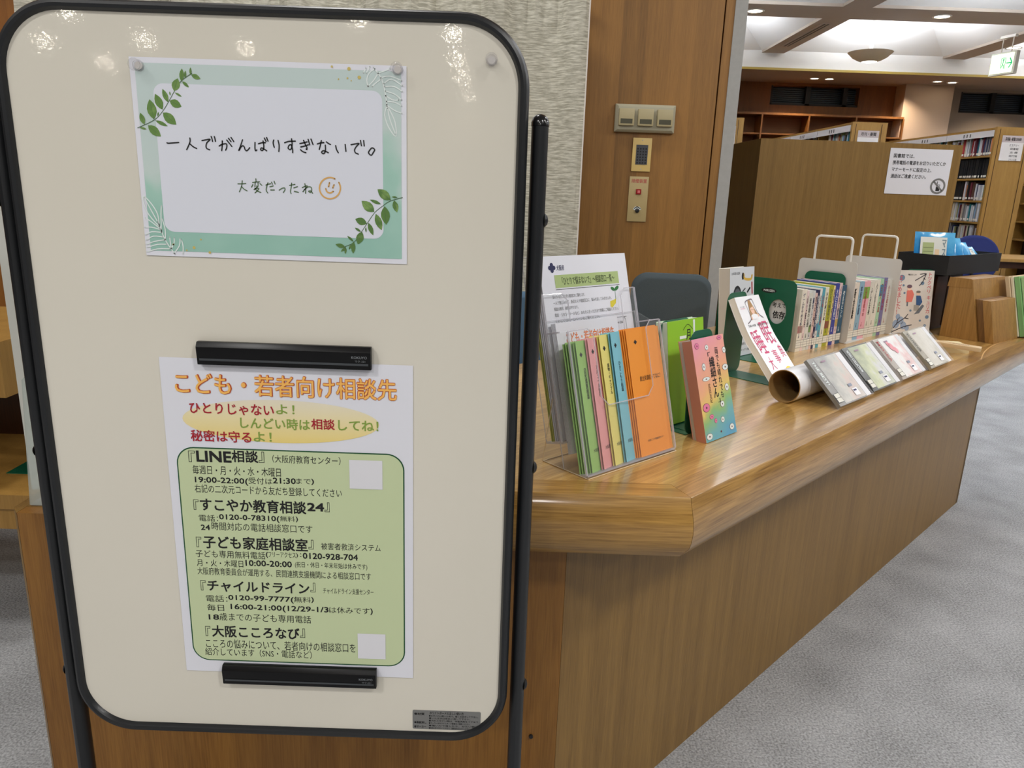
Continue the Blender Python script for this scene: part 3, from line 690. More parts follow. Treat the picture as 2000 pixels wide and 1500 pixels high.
T(q7, '電話：', (390, 800), (543, 756)); T(q7, '0120-99-7777(', (551, 798), (1028, 768), bold=BK); T(q7, '無料', (1032, 806), (1153, 768)); T(q7, ')', (1157, 810), (1175, 768), bold=BK)
T(q7, '毎日', (398, 866), (518, 822)); T(q7, '16:00-21:00(12/29-1/3', (568, 866), (1283, 842), bold=BK); T(q7, 'は休みです', (1290, 884), (1583, 848)); T(q7, ')', (1588, 898), (1607, 852), bold=BK)
T(q7, '18', (407, 930), (483, 896), bold=BK); T(q7, '歳までの子ども専用電話', (488, 938), (1155, 905))
T(q7, '『', (387, 1052), (418, 980)); T(q7, '大阪こころなび', (432, 1056), (1070, 996), bold=.028); T(q7, '』', (1076, 1066), (1110, 998))
T(q7, 'こころの悩みについて、若者向けの相談窓口を', (390, 1136), (1480, 1108))
T(q7, '紹介しています（SNS・電話など）', (385, 1192), (1160, 1163))
P.done()
P = Print(post, .0008)
for q, A, B in ((q6, (1476, 1165), (1720, 958)), (q7, (1500, 1215), (1700, 1040))):
    a = q(*A); b = q(*B); P.rect(a[0], a[1], b[0], b[1], mat('label_white', (228, 228, 234), .6), 'blank_label#%d' % A[1], .0002)
P.done()

# ---- magnet bars and pins
M_MAG = mat('magnet_black', (12, 12, 14), .32, spec=.25); M_MAGS = mat('magnet_stripe', (66, 70, 74), .3); M_MTX = mat('magnet_text', (120, 124, 128), .5)
for (p0, p1, lab) in (((383, 667), (725, 720), 'black magnet bar holding the top edge of the poster'), ((434, 1300), (735, 1341), 'black magnet bar holding the bottom edge of the poster')):
    A = at_y(*p0, YB - .008); B = at_y(*p1, YB - .008)
    cx, cz = (A.x + B.x) / 2, (A.z + B.z) / 2 - .001; hw, hh = (B.x - A.x) / 2, .0138
    mg = thing('magnet_bar', lab, 'magnet', (cx, YB - .0018, cz), (math.pi / 2, 0, 0), 'black magnet bars on the whiteboard')
    vs = [(-hh, 0), (hh, 0), (hh, .006), (hh * .55, .0095), (-hh, .0075)]
    mb = MB(); n = 5
    V = [(-hw, y, z) for y, z in vs] + [(hw, y, z) for y, z in vs]
    mb.add(V, [(0, 1, 2, 3, 4), (9, 8, 7, 6, 5)] + [(i, n + i, n + (i + 1) % n, (i + 1) % n) for i in range(n)])
    o = mb.build('body', M_MAG, mg, bevel=.0006)
    bmn = lambda y: .0075 + (y + hh) / (1.55 * hh) * .002 + .0004
    st = MB(); st.add([(-hw * .97, -hh * .62, bmn(-hh * .62)), (hw * .97, -hh * .62, bmn(-hh * .62)), (hw * .97, -hh * .42, bmn(-hh * .42)), (-hw * .97, -hh * .42, bmn(-hh * .42))], [(0, 1, 2, 3)]); st.build('stripe', M_MAGS, mg)
    P = Print(mg, .0102); P.text('KOKUYO', hw * .78, hh * .02, hw * .96, hh * .24, M_MTX, .03); P.text('マク-221', hw * .82, -hh * .3, hw * .94, -hh * .1, M_MTX, .01); P.done()
M_PIN = acrylic('pin_clear', alpha=.16, body=(176, 172, 176))
for (px, py, lab) in ((264, 126, 'clear round magnet pin on the top left corner of the mint card'), (775, 134, 'clear round magnet pin on the top right corner of the mint card'), (960, 116, 'clear round magnet pin alone on the bare whiteboard')):
    v = at_y(px, py, YB - .01)
    pn = thing('magnet_pin', lab, 'magnet', (v.x, YB - .0016, v.z), (math.pi / 2, 0, 0), 'clear magnet pins on the whiteboard')
    MB().lathe([(.0060, 0), (.0062, .003), (.0045, .005), (.0042, .007), (.0064, .010), (.0068, .012), (.0055, .0142), (.002, .0148)], 10, M_PIN).build('grip', M_PIN, pn, smooth=True)
    MB().lathe([(.0042, .0002), (.0042, .002)], 12).build('magnet', mat('pin_base', (214, 210, 206), .3), pn, smooth=True)

# ------------------------------------------------------------------ poster stand at the far left of the counter
v0 = at_y(22, 800, 1.2); 
ps = thing('poster_stand', 'white card display board standing on the left end of the counter', 'display board', (-.79, 1.2, .664))
MB().box(-.045, 0, 0, .26, .012, .62).build('card_board', mat('card_grey', (206, 206, 198), .7), ps)
MB().box(-.015, -.002, .27, .2, -.0005, .58).build('sheet', M_PAPER, ps)
pk = thing('acrylic_pocket', 'clear acrylic leaflet pocket leaning at the left end of the counter', 'leaflet holder', (-.785, 1.135, .664))
MB().prism([(0, 0), (.16, 0), (.16, .27), (.055, .27), (.0, .21)], 0, .003).build('front_plate', acrylic('frosted_acrylic', alpha=.45, frost=.15, body=(196, 206, 200)), pk, rot=(R(84), 0, 0), loc=(-.01, .0, .002))
MB().box(-.01, 0, 0, .15, .045, .003).build('base', M_ACRE, pk)

# ------------------------------------------------------------------ curtain and wall fittings
def curtain():
    m = bpy.data.materials.new('linen_curtain'); m.use_nodes = True; nt = m.node_tree; b = nt.nodes['Principled BSDF']; b.inputs['Roughness'].default_value = .9
    b.inputs['Specular IOR Level'].default_value = .1
    tc = nt.nodes.new('ShaderNodeTexCoord'); mp = nt.nodes.new('ShaderNodeMapping'); mp.inputs['Scale'].default_value = (26, 26, 230); nt.links.new(tc.outputs['Object'], mp.inputs[0])
    n = nt.nodes.new('ShaderNodeTexNoise'); n.inputs['Scale'].default_value = 1; n.inputs['Detail'].default_value = 5; n.inputs['Roughness'].default_value = .6; n.inputs['Distortion'].default_value = .1; nt.links.new(mp.outputs[0], n.inputs['Vector'])
    cr = nt.nodes.new('ShaderNodeValToRGB'); cr.color_ramp.elements[0].position = .38; cr.color_ramp.elements[0].color = rgb((172, 169, 154)); cr.color_ramp.elements[1].position = .66; cr.color_ramp.elements[1].color = rgb((232, 230, 217))
    nt.links.new(n.outputs['Fac'], cr.inputs[0]); nt.links.new(cr.outputs[0], b.inputs['Base Color'])
    x0, x1, N, K = -1.72, .215, 150, 26
    mb = MB(); vs = []
    for i in range(N + 1):
        u = i / N; x = x0 + (x1 - x0) * u
        zt = 1.868 - .06 * abs(math.sin(u * math.pi * 5.5)) - (.0 if u < .8 else -.0)
        if u > .90: zt = 1.842
        for k in range(K + 1):
            v = k / K; z = .03 + (zt - .03) * v
            y = 2.715 + .032 * math.sin(x * 19 + .8 * math.sin(v * 2)) * (.5 + .5 * v) + .010 * math.sin(x * 47 + v * 3) + .02 * math.sin(x * 6.1)
            if v > .93: y += .008 * math.sin(x * 120)
            vs.append((x, y, z))
    fs = [(i * (K + 1) + k, (i + 1) * (K + 1) + k, (i + 1) * (K + 1) + k + 1, i * (K + 1) + k + 1) for i in range(N) for k in range(K)]
    mb.add(vs, fs); t = thing('linen_curtain', 'beige slub linen curtain hanging beside the oak wall', 'curtain', (0, 0, 0))
    mb.build('cloth', m, t, smooth=True)
    hem = MB(); hem.tube([(.2155, 2.715 + .03 * math.sin(.2 * 19 + z), z) for z in (.03, .5, 1.0, 1.5, 1.84)], .0025, 6); hem.build('hem', mat('hem_white', (238, 232, 226), .8), t, smooth=True)
    MB().tube([(-1.75, 2.745, 1.875), (.2, 2.745, 1.875)], .008, 8).build('rod', M_BLACK, t)
curtain()

M_GREIGE = mat('switch_greige', (176, 172, 150), .4); M_GREI2 = mat('switch_button', (182, 170, 132), .4)
a, b = at_y(1202, 211, 2.79), at_y(1316, 255, 2.79)
sw = thing('switch_box', 'grey-beige surface box with three covered light switches on the oak wall', 'light switch', ((a.x + b.x) / 2, 2.799, (a.z + b.z) / 2 + .002), (math.pi / 2, 0, 0))
hw, hh = (b.x - a.x) / 2, .047
mb = MB(); o_ = [(-hw, -hh), (hw, -hh), (hw, hh), (-hw, hh)]; i_ = [(-hw + .01, -hh + .008), (hw - .01, -hh + .008), (hw - .01, hh - .008), (-hw + .01, hh - .008)]
mb.add([(x, y, 0) for x, y in o_] + [(x, y, .014) for x, y in o_] + [(x, y, .024) for x, y in i_], [(3, 2, 1, 0)] + [(i, (i + 1) % 4, 4 + (i + 1) % 4, 4 + i) for i in range(4)] + [(4 + i, 4 + (i + 1) % 4, 8 + (i + 1) % 4, 8 + i) for i in range(4)] + [(8, 9, 10, 11)])
mb.build('box', M_GREIGE, sw, bevel=.0015)
for k in range(3):
    x = (-1 + k) * .068
    MB().box(x - .027, -.026, .024, x + .027, .030, .036).build('switch_cover', M_GREI2, sw, bevel=.001)
    MB().box(x - .021, -.020, .036, x + .021, -.004, .0365).build('switch_window', mat('switch_dark', (84, 82, 66), .3), sw)
a, b = at_y(1237, 273, 2.79), at_y(1269, 331, 2.79)
ic = thing('vent_plate', 'pale yellow wall plate with a black speaker grille below the switches', 'wall plate', ((a.x + b.x) / 2 + .001, 2.799, (a.z + b.z) / 2), (math.pi / 2, 0, 0))
MB().box(-.034, -.058, 0, .034, .058, .005).build('plate', mat('cream_plate', (226, 196, 124), .4), ic, bevel=.001)
MB().box(-.021, -.034, .005, .021, .034, .0065).build('grille', mat('grille_grey', (74, 76, 84), .4), ic)
for j in range(6):
    for i in range(4): MB().box(-.0175 + i * .0097, -.031 + j * .0097, .0065, -.0175 + i * .0097 + .0055, -.031 + j * .0097 + .0055, .0069).build('grille_hole', M_BLACKP, ic)
for z in (-.05, .05): MB().cyl((0, z, .005), (0, z, .006), .002).build('screw', mat('steel', (190, 190, 196)), ic)
a, b = at_y(1230, 348, 2.79), at_y(1261, 430, 2.79)
em = thing('smoke_vent_switch', 'tall beige smoke vent control plate with red button below the grille', 'wall plate', ((a.x + b.x) / 2 + .001, 2.799, (a.z + b.z) / 2), (math.pi / 2, 0, 0))
MB().box(-.035, -.080, 0, .035, .080, .004).build('plate', mat('beige_plate', (186, 166, 118), .4), em, bevel=.001)
MB().box(-.009, .018, .004, .009, .036, .009).build('button', mat('red_button', (150, 20, 24), .3), em)
MB().box(-.004, .022, .009, .005, .032, .0095).build('button_lens', mat('button_lens', (220, 120, 120), .3), em)
P = Print(em, .0045); P.text('排煙装置', -.028, .058, .028, .072, mat('red_text', (196, 92, 84), .5), .01)
P.poly([(-.015, -.034), (-.008, -.026), (.008, -.026), (.015, -.034), (.008, -.040), (-.008, -.040)], M_WHITE, 'dial_mark'); P.stroke([(-.011, -.033), (0, -.027), (.011, -.033)], .003, M_INK, 'dial_arrow', .0003); P.done()
MB().lathe([(.008, .004), (.008, .010), (.005, .011)], 16, M=Matrix.Translation((0, -.040, 0))).build('key_dial', mat('dial_black', (40, 40, 42), .3), em, smooth=True)

# ------------------------------------------------------------------ leaflet holder with its leaflets
LEAN = R(15)
hd_loc = Vector((.122, 1.071, CT))
HAZ = 48.3
wv = Vector((math.sin(R(HAZ)), math.cos(R(HAZ)), 0)); bk = Vector((-wv.y, wv.x, 0))
def tray(parent, y, z, width, depth, hb, hf, notch):
    """leaning pocket in holder coordinates: X width, Y back, Z up"""
    Mt = Matrix.Translation((0, y, z)) @ Matrix.Rotation(-LEAN, 4, 'X')   # leans back (+Y)
    mk = lambda: MB()
    r = .0015
    def add(name, m, f):
        mb = mk(); f(mb); o = mb.build(name, m, parent); return o
    add('back_plate', M_ACR, lambda q: q.box(0, depth, 0, width, depth + .002, hb, M=Mt))
    add('floor_plate', M_ACRE, lambda q: q.box(0, -.002, -.003, width, depth + .002, 0, M=Mt))
    for x in (-.002, width):
        pts = [(0, 0), (depth, 0), (depth, hb), (depth * .35, hf), (0, hf)]
        mb = mk(); mb.add([(x, p[0], p[1]) for p in pts] + [(x + .002, p[0], p[1]) for p in pts], [(0, 1, 2, 3, 4), (9, 8, 7, 6, 5)] + [(i, (i + 1) % 5, 5 + (i + 1) % 5, 5 + i) for i in range(5)], None, Mt)
        mb.build('side_plate', M_ACR, parent)
        mb = mk(); 
        mb.box(x - .0004, -.0024, 0, x + .0024, .0004, hf, M=Mt); mb.box(x - .0004, depth * .35, hf - .001, x + .0024, depth, hf + .0015, M=Mt)
        mb.build('side_edge', M_ACRE, parent)
    # front plate: low in the middle, high at the sides
    nx0, nx1, nz = notch
    U = [(0, 0), (width, 0), (width, hf), (nx1 + .012, hf), (nx1, hf - .012), (nx1, nz + .015), (nx1 - .015, nz), (nx0 + .015, nz), (nx0, nz + .015), (nx0, hf - .012), (nx0 - .012, hf), (0, hf)]
    mb = mk(); n = len(U)
    mb.add([(p[0], -.002, p[1]) for p in U] + [(p[0], 0, p[1]) for p in U], [tuple(range(n)), tuple(range(2 * n - 1, n - 1, -1))] + [(i, n + i, n + (i + 1) % n, (i + 1) % n) for i in range(n)], None, Mt)
    mb.build('front_plate', M_ACR, parent)
    mb = mk(); mb.tube([tuple(Mt @ Vector((p[0], -.001, p[1]))) for p in U[2:]], .0011, 6); mb.build('front_rim', M_ACRE, parent)
    mb = mk(); mb.tube([tuple(Mt @ Vector((x, depth + .001, z))) for x, z in ((0, 0), (0, hb), (width, hb), (width, 0))], .001, 6); mb.build('back_rim', M_ACRE, parent)
    return Mt
holder = thing('leaflet_holder', 'clear acrylic two-tier leaflet holder on the counter corner', 'leaflet holder', hd_loc, (0, 0, R(90 - HAZ)))
MB().box(-.002, -.002, 0, .224, .10, .002).build('base_plate', M_ACR, holder)
mb = MB()
for a, b in (((0, -.002, .001), (.222, -.002, .001)), ((0, .10, .001), (.222, .10, .001)), ((0, -.002, .001), (0, .10, .001)), ((.222, -.002, .001), (.222, .10, .001)),
             ((0, .10, .001), (0, .085, .11)), ((.222, .10, .001), (.222, .085, .11))): mb.tube([a, b], .0008, 6)
mb.build('base_edge', mat('bright_edge', (226, 206, 170), .2), holder)
MB().add([(0, .10, .001), (.222, .10, .001), (.222, .085, .11), (0, .085, .11)], [(0, 1, 2, 3)]).build('strut', M_ACR, holder)
MT1 = tray(holder, 0.002, .006, .222, .048, .245, .225, (.055, .185, .10))
MT2 = tray(holder, 0.060, .044, .222, .034, .30, .235, (.055, .185, .14))
HM = Matrix.Translation(hd_loc) @ Matrix.Rotation(R(90 - HAZ), 4, 'Z')
def in_tray(MT, x, y, z=0.0):
    """world matrix of a sheet (local X width, Y up, Z out to the reader)"""
    return HM @ MT @ Matrix.Translation((x, y, z)) @ Matrix.Rotation(math.pi / 2, 4, 'X')
# back tier: A4 sheets
M_YG = mat('yellow_green_paper', (190, 194, 88), .7)
for i in range(7):
    MW4 = in_tray(MT2, .010 - i * .0010, .0075 + i * .0032, 0)
    lab = ('yellow-green sheet behind the white sheets in the holder' if i == 5 else 'yellow-green sheet rearmost in the leaflet holder') if i >= 5 else ('white sheet headed with a green title band in the leaflet holder' if i == 0 else 'plain white sheet, %s behind the titled sheet in the holder' % ['', 'just', 'second', 'third', 'fourth'][i])
    sh = thing('paper_sheet', lab, 'paper', group='tall sheets in the back tier of the leaflet holder')
    sh.matrix_world = MW4
    MB().box(0, 0, -.0004 if i else -.0008, .210, .297, .0004).build('sheet', M_YG if i >= 5 else M_PAPER, sh)
    if i == 0:
        P = Print(sh, .0007); NAV = mat('navy_print', (34, 38, 84), .6); GB = mat('green_band', (172, 192, 128), .6)
        def emb(P, x, y, r, m):
            for k in range(4): P.disc(x + r * .6 * math.cos(k * math.pi / 2), y + r * .6 * math.sin(k * math.pi / 2), r * .5, r * .5, m, 'emblem', 0, 10)
            P.disc(x, y, r * .5, r * .5, m, 'emblem', .0001, 8)
        emb(P, .027, .278, .0075, NAV); P.text('大阪府', .037, .273, .055, .282, NAV, .01)
        P.rect(.030, .245, .185, .266, GB, 'title_band'); P.text('「ひとりで悩まないで」～相談窓口一覧～', .046, .249, .174, .262, mat('ink_green', (70, 84, 50), .6), .004, z=.0003)
        P.stroke([(.030, .2425), (.185, .2425)], .0008, M_INK, 'rule')
        GI = mat('grey_ink', (96, 96, 96), .6)
        for k, (s, L) in enumerate((('悩んでいる方に寄り添う相談窓口をご案内します。', .085), ('一人で抱え込まず、身近な人や相談窓口に、悩みを話してみませんか。', .150), ('相談は無料、秘密は守ります。', .066), ('電話・ＳＮＳ・メールなど、あなたに合った方法で気軽にご相談ください。', .165), ('くわしくはホームページをご覧ください。', .115))):
            P.text(s, .020, .228 - k * .0098, .020 + L - .01, .234 - k * .0098, GI, 0)
        M_SPR = mat('sprout_green', (40, 116, 56), .6)
        P.disc(.1765, .2365, .0065, .0032, M_SPR, 'sprout', 0, 12, .5); P.disc(.1665, .236, .0055, .003, M_SPR, 'sprout', 0, 12, -.5); P.stroke([(.1715, .233), (.1715, .218)], .0008, M_SPR, 'sprout')
        P.poly([(.156, .215), (.172, .2185), (.170, .211), (.160, .204), (.155, .206)], mat('yellow_hand', (222, 206, 60), .6), 'sprout')
        bx = rrect(.018, .128, .19, .186, .008, 4); P.stroke(bx, .0007, M_INK, 'frame_line', closed=True, k=2)
        P.text('こころの健康相談統一ダイヤル', .026, .173, .08, .179, GI, .01); P.text('☎0570-064-556', .140, .174, .182, .180, GI, .02)
        for k in range(4): P.text('月～金曜日　午前９時～午後５時　/　１８：３０～２２：３０', .034, .160 - k * .009, .130 + .012 * k, .165 - k * .009, GI, 0)
        for z0, z1 in ((.066, .122), (.012, .06)):
            P.stroke(rrect(.018, z0, .19, z1, .008, 4), .0007, M_INK, 'frame_line', closed=True, k=2)
            for k in range(5): P.text('・相談窓口 06-6607-8814 平日 9:30～17:00', .026, z1 - .011 - k * .009, .12, z1 - .006 - k * .009, GI, .005)
        P.done()
# middle: small white leaflet standing in the front tier
for i in range(5):
    sh = thing('small_leaflet', 'small white leaflet with orange heading behind the coloured leaflets' if i == 0 else 'small white leaflet, %s behind the one with the orange heading' % ['', 'just', 'second', 'third', 'fourth'][i], 'leaflet', group='small white leaflets in the middle of the holder')
    sh.matrix_world = in_tray(MT1, .014 - i * .0008, .0395 + i * .0014, 0)
    MB().box(0, 0.03, -.0005, .148, .240, .0005).build('sheet', M_PAPER, sh)
    if i == 0:
        P = Print(sh, .0008)
        P.text('こども・若者向け相談先', .02, .205, .136, .223, mat('orange_print', (226, 122, 58), .6), .02)
        P.disc(.078, .182, .052, .016, M_ELL, 'ellipse_print', 0, 32); P.text('ひとりじゃないよ！', .022, .187, .075, .195, M_CR, .02, z=.0003); P.text('しんどい時は相談してね！', .05, .176, .13, .184, M_GT, .02, z=.0003)
        P.text('秘密は守るよ！', .022, .164, .07, .172, M_CR, .02, z=.0003); P.poly(rrect(.012, .04, .138, .16, .01, 4), M_SAGE, 'panel_print'); P.done()
# front tier: five fans of folded leaflets
cols = [('green', (150, 190, 108), '自死遺族相談'), ('pink', (226, 158, 160), 'アルコール依存'), ('yellow', (226, 214, 124), '薬物・ギャンブル'), ('blue', (126, 190, 206), 'ひきこもり相談'), ('orange', (240, 150, 50), '統合失調症ってなに？')]
for gi, (cn, cc_, tt) in enumerate(cols):
    mc = mat('%s_leaflet_paper' % cn, cc_, .7, var=.02)
    n = 6 if gi < 4 else 5
    for k in range(n):
        front = (k == n - 1)
        x = .017 + gi * .0275 - (n - 1 - k) * .0028; y = .0035 + (n - 1 - k) * (.0028 if gi < 4 else .0022)
        if gi == 4: x += .010
        lab = ('front %s folded leaflet with black heading in the acrylic holder' % cn) if front else ('%s folded leaflet in the holder, %s behind the front one' % (cn, ['', 'just', 'second', 'third', 'fourth', 'fifth'][n - 1 - k]))
        lf = thing('folded_leaflet', lab, 'leaflet', group='%s folded leaflets in the holder' % cn)
        MWm = in_tray(MT1, x, y, 0) @ Matrix.Rotation(R([15, 15, 15, 15, 3][gi] - k * .5), 4, 'Y')
        lf.matrix_world = MWm
        hgt = .206 + (.002 * (k % 2)) + .002 * gi
        wd = .088 if gi == 4 else .080
        mb = MB(); mb.add([(0, 0, 0), (wd, 0, -.0002), (wd, hgt, -.0002), (0, hgt, 0), (.0006, 0, -.0008), (wd, 0, -.0009), (wd, hgt, -.0009), (.0006, hgt, -.0008)], [(0, 1, 2, 3), (7, 6, 5, 4), (0, 4, 5, 1), (3, 2, 6, 7), (0, 3, 7, 4), (1, 5, 6, 2)])
        mb.build('folded_sheet', mc, lf)
        P = Print(lf, .0003)
        emb(P, .012 if not gi == 4 else .022, hgt - .022, .0035, M_INK)
        if front:
            if gi == 4: P.text(tt, .022, .125, .078, .134, mat('brown_ink', (80, 50, 20), .6), .004); P.text('大阪府こころの健康総合センター', .022, .022, .066, .026, M_INK, 0)
            else:
                P.text(tt, .014, .115, .021, .165, M_INK, .01, vert=True)
                P.text('大阪府こころの', .012, .03, .05, .036, M_INK, 0)
        P.done()

# ------------------------------------------------------------------ books
def bookend(name, label, loc, az, w_, h_, hole=None, foot=.12, m=M_GREENM, r=.02, group='green metal bookends on the counter', logo=False, sign=1):
    """plate: local X along width, Y up (Z world); foot spreads to +Z local (front) * sign"""
    t = thing(name, label, 'bookend', loc, facing(az), group)
    if hole:
        out = []; N = 48; hx, hy, ha, hb_ = hole
        O = []
        base = rrect(0, 0, w_, h_, r, 10)
        # resample the outline by angle about the hole centre
        def hit(a):
            d = Vector((math.cos(a), math.sin(a))); best = None; n = len(base)
            for i in range(n):
                p = Vector(base[i]) - Vector((hx, hy)); q = Vector(base[(i + 1) % n]) - Vector((hx, hy)); e = q - p
                den = d.x * e.y - d.y * e.x
                if abs(den) < 1e-12: continue
                tt_ = (p.x * e.y - p.y * e.x) / den; uu = (p.x * d.y - p.y * d.x) / den
                if tt_ > 0 and -1e-6 <= uu <= 1 + 1e-6 and (best is None or tt_ < best): best = tt_
            return (hx + d.x * best, hy + d.y * best)
        vs = []
        for z in (0, .0016):
            for i in range(N): a = 2 * math.pi * i / N; p = hit(a); vs.append((p[0], p[1], z))
            for i in range(N): a = 2 * math.pi * i / N; vs.append((hx + ha * math.cos(a), hy + hb_ * math.sin(a), z))
        fs = []
        for i in range(N):
            j = (i + 1) % N
            fs += [(i, j, N + j, N + i), (2 * N + i, 3 * N + i, 3 * N + j, 2 * N + j), (i, 2 * N + i, 2 * N + j, j), (N + i, N + j, 3 * N + j, 3 * N + i)]
        MB().add(vs, fs).build('plate', m, t)
    else:
        MB().prism(rrect(0, -.0 + .001, w_, h_, r, 8), 0, .0016).build('plate', m, t)
    z0, z1 = (0, foot) if sign > 0 else (-foot, 0)
    MB().box(w_ * .08, .0, z0, w_ * .92, .0016, z1).build('foot', m, t)
    if logo:
        P = Print(t, .0018); P.disc(w_ * .5, h_ * .83, w_ * .14, h_ * .035, M_INK, 'maker_badge'); P.text('MARUZEN', w_ * .5 - w_ * .1, h_ * .815, w_ * .5 + w_ * .1, h_ * .845, M_WHITE, .02, z=.0002); P.done()
    return t
def book(label, MW_, w_, h_, th, cover, spine=None, pages=M_PAPERW, group=None, paint=None, name='book', cat='book', shaded_spine=None):
    """closed book: front cover is local +Z face (X width, Y up); spine at x=0 unless flipped"""
    t = thing(name, label, cat, group=group); t.matrix_world = MW_
    MB().box(.0015, .0015, -th + .0007, w_ - .0015, h_ - .0015, -.0007).build('pages', pages, t)
    MB().box(0, 0, -.0007, w_, h_, 0).build('front_cover', cover, t)
    MB().box(0, 0, -th, w_, h_, -th + .0007).build('back_cover', spine or cover, t)
    if paint:
        P = Print(t, .0003); paint(P, w_, h_); P.done()
    return t
def sheetM(loc, az, lean=0., roll=0.):
    return Matrix.Translation(loc) @ Euler(facing(az), 'XYZ').to_matrix().to_4x4() @ Matrix.Rotation(-lean, 4, 'X') @ Matrix.Rotation(roll, 4, 'Z')

# pink pastel book leaning on a green bookend
pA = at_z(1380, 867, CT); pB = at_z(1439, 844, CT)
az_p = math.degrees(math.atan2(pB.x - pA.x, pB.y - pA.y))
M_PAST = ramp_mat('pastel_cover', [(0, (104, 172, 210)), (.16, (124, 186, 190)), (.30, (152, 196, 130)), (.40, (232, 206, 120)), (.52, (242, 184, 136)), (.75, (244, 172, 160)), (1, (240, 160, 184))], vec=(-.45, 1, 0), lo=-.03, hi=.165, noise=.22, nscale=30, rough=.35)
M_SALM = mat('salmon_spine_shade', (206, 140, 116), .6)  # salmon tone of the pastel book's spine, its shade put into the colour
def paint_pink(P, w_, h_):
    k = w_ / .108
    P.text('繊細さん', w_ * .44, h_ * .40, w_ * .60, h_ * .80, M_INK, .02, vert=True); P.text('雨でも晴れでも', w_ * .66, h_ * .38, w_ * .76, h_ * .88, M_INK, .01, vert=True)
    P.text('武田友紀', w_ * .30, h_ * .36, w_ * .37, h_ * .55, mat('brown_ink', (80, 50, 20)), 0, vert=True)
    P.text('「', w_ * .42, h_ * .81, w_ * .5, h_ * .85, M_INK, .01); P.text('」', w_ * .54, h_ * .345, w_ * .62, h_ * .385, M_INK, .01)
    OL = mat('doodle_line', (110, 60, 70), .6); PK = mat('doodle_pink', (232, 128, 168), .6)
    for (x, y, rx, ry, m) in ((.13, .93, .06, .028, PK), (.42, .90, .05, .025, M_WHITE), (.86, .97, .07, .02, PK), (.96, .84, .05, .03, M_WHITE), (.25, .72, .05, .035, M_WHITE), (.27, .60, .11, .02, M_WHITE), (.92, .67, .09, .03, M_WHITE), (.88, .47, .06, .035, M_WHITE),
                              (.15, .33, .10, .04, PK), (.66, .32, .06, .03, M_WHITE), (.27, .23, .06, .022, PK), (.38, .18, .04, .022, PK), (.60, .17, .055, .028, M_WHITE), (.86, .07, .07, .03, M_WHITE), (.12, .05, .09, .03, M_WHITE), (.5, .06, .02, .01, OL)):
        k_ = int(x * 100 + y * 1000); P.disc(x * w_, y * h_, rx * w_ * 1.1, ry * h_ * 1.1, OL, 'doodle_outline', 0, 14); P.disc(x * w_, y * h_, rx * w_, ry * h_, m, 'doodle#%d' % k_, .0002, 14)
        P.disc(x * w_, y * h_, rx * w_ * .25, ry * h_ * .3, OL, 'doodle_outline', .0003, 8)
wp = (pB - pA).length
MWp = sheetM((pA.x, pA.y, CT + .001), az_p, R(16))
bk1 = book('paperback with pink to blue pastel cover and doodles leaning on a green bookend', MWp, wp, .188, .028, M_PAST, M_SALM, mat('grey_pages', (206, 200, 190), .8), paint=paint_pink)
MB().box(-.0006, 0, -.020, .0, .186, 0).build('shaded_spine', M_SALM, bk1)  # spine strip along the left edge, shade painted in as salmon
fw = Vector((math.sin(R(az_p)), math.cos(R(az_p)), 0)); bw_ = Vector((-fw.y, fw.x, 0))
bookend('bookend', 'green metal bookend behind the pastel paperback', (pA + bw_ * .052 + fw * .006 + Vector((0, 0, .0))), az_p, .075, .195, foot=.09, sign=-1).rotation_euler = (math.pi / 2 + R(-2), 0, R(90 - az_p))
# lime green book behind
M_LIME = mat('lime_cover', (150, 205, 54), .35)
def paint_lime(P, w_, h_):
    P.text('ラ', w_ * .28, h_ * .66, w_ * .52, h_ * .84, M_WHITE, .04); P.text('し', w_ * .68, h_ * .74, w_ * .92, h_ * .98, M_WHITE, .04); P.text('月', w_ * .50, h_ * .80, w_ * .62, h_ * .90, M_INK, .02)
    P.text('曜', w_ * .48, h_ * .70, w_ * .62, h_ * .78, M_INK, .02)
    for k in range(5): P.text('くらしのヒント', w_ * .84, h_ * (.80 - k * .03), w_ * .97, h_ * (.815 - k * .03), M_INK, .01)
    P.stroke([(w_ * .42, h_ * .9), (w_ * .55, h_ * .95), (w_ * .68, h_ * .9)], .0012, M_INK)
g0 = pA + bw_ * .098 + fw * .030
MWg = sheetM((g0.x, g0.y, CT + .004), az_p + 2, R(8))
book('lime green paperback with white lettering behind the pastel paperback', MWg, .118, .198, .026, M_LIME, mat('mint_cover', (196, 222, 196), .5), mat('mint_pages', (214, 226, 208), .8), paint=paint_lime)
g1 = g0 + bw_ * .040 - fw * .006
bookend('bookend', 'green metal bookend behind the lime green paperback', (g1.x, g1.y, CT), az_p, .105, .20, foot=.08, sign=1)

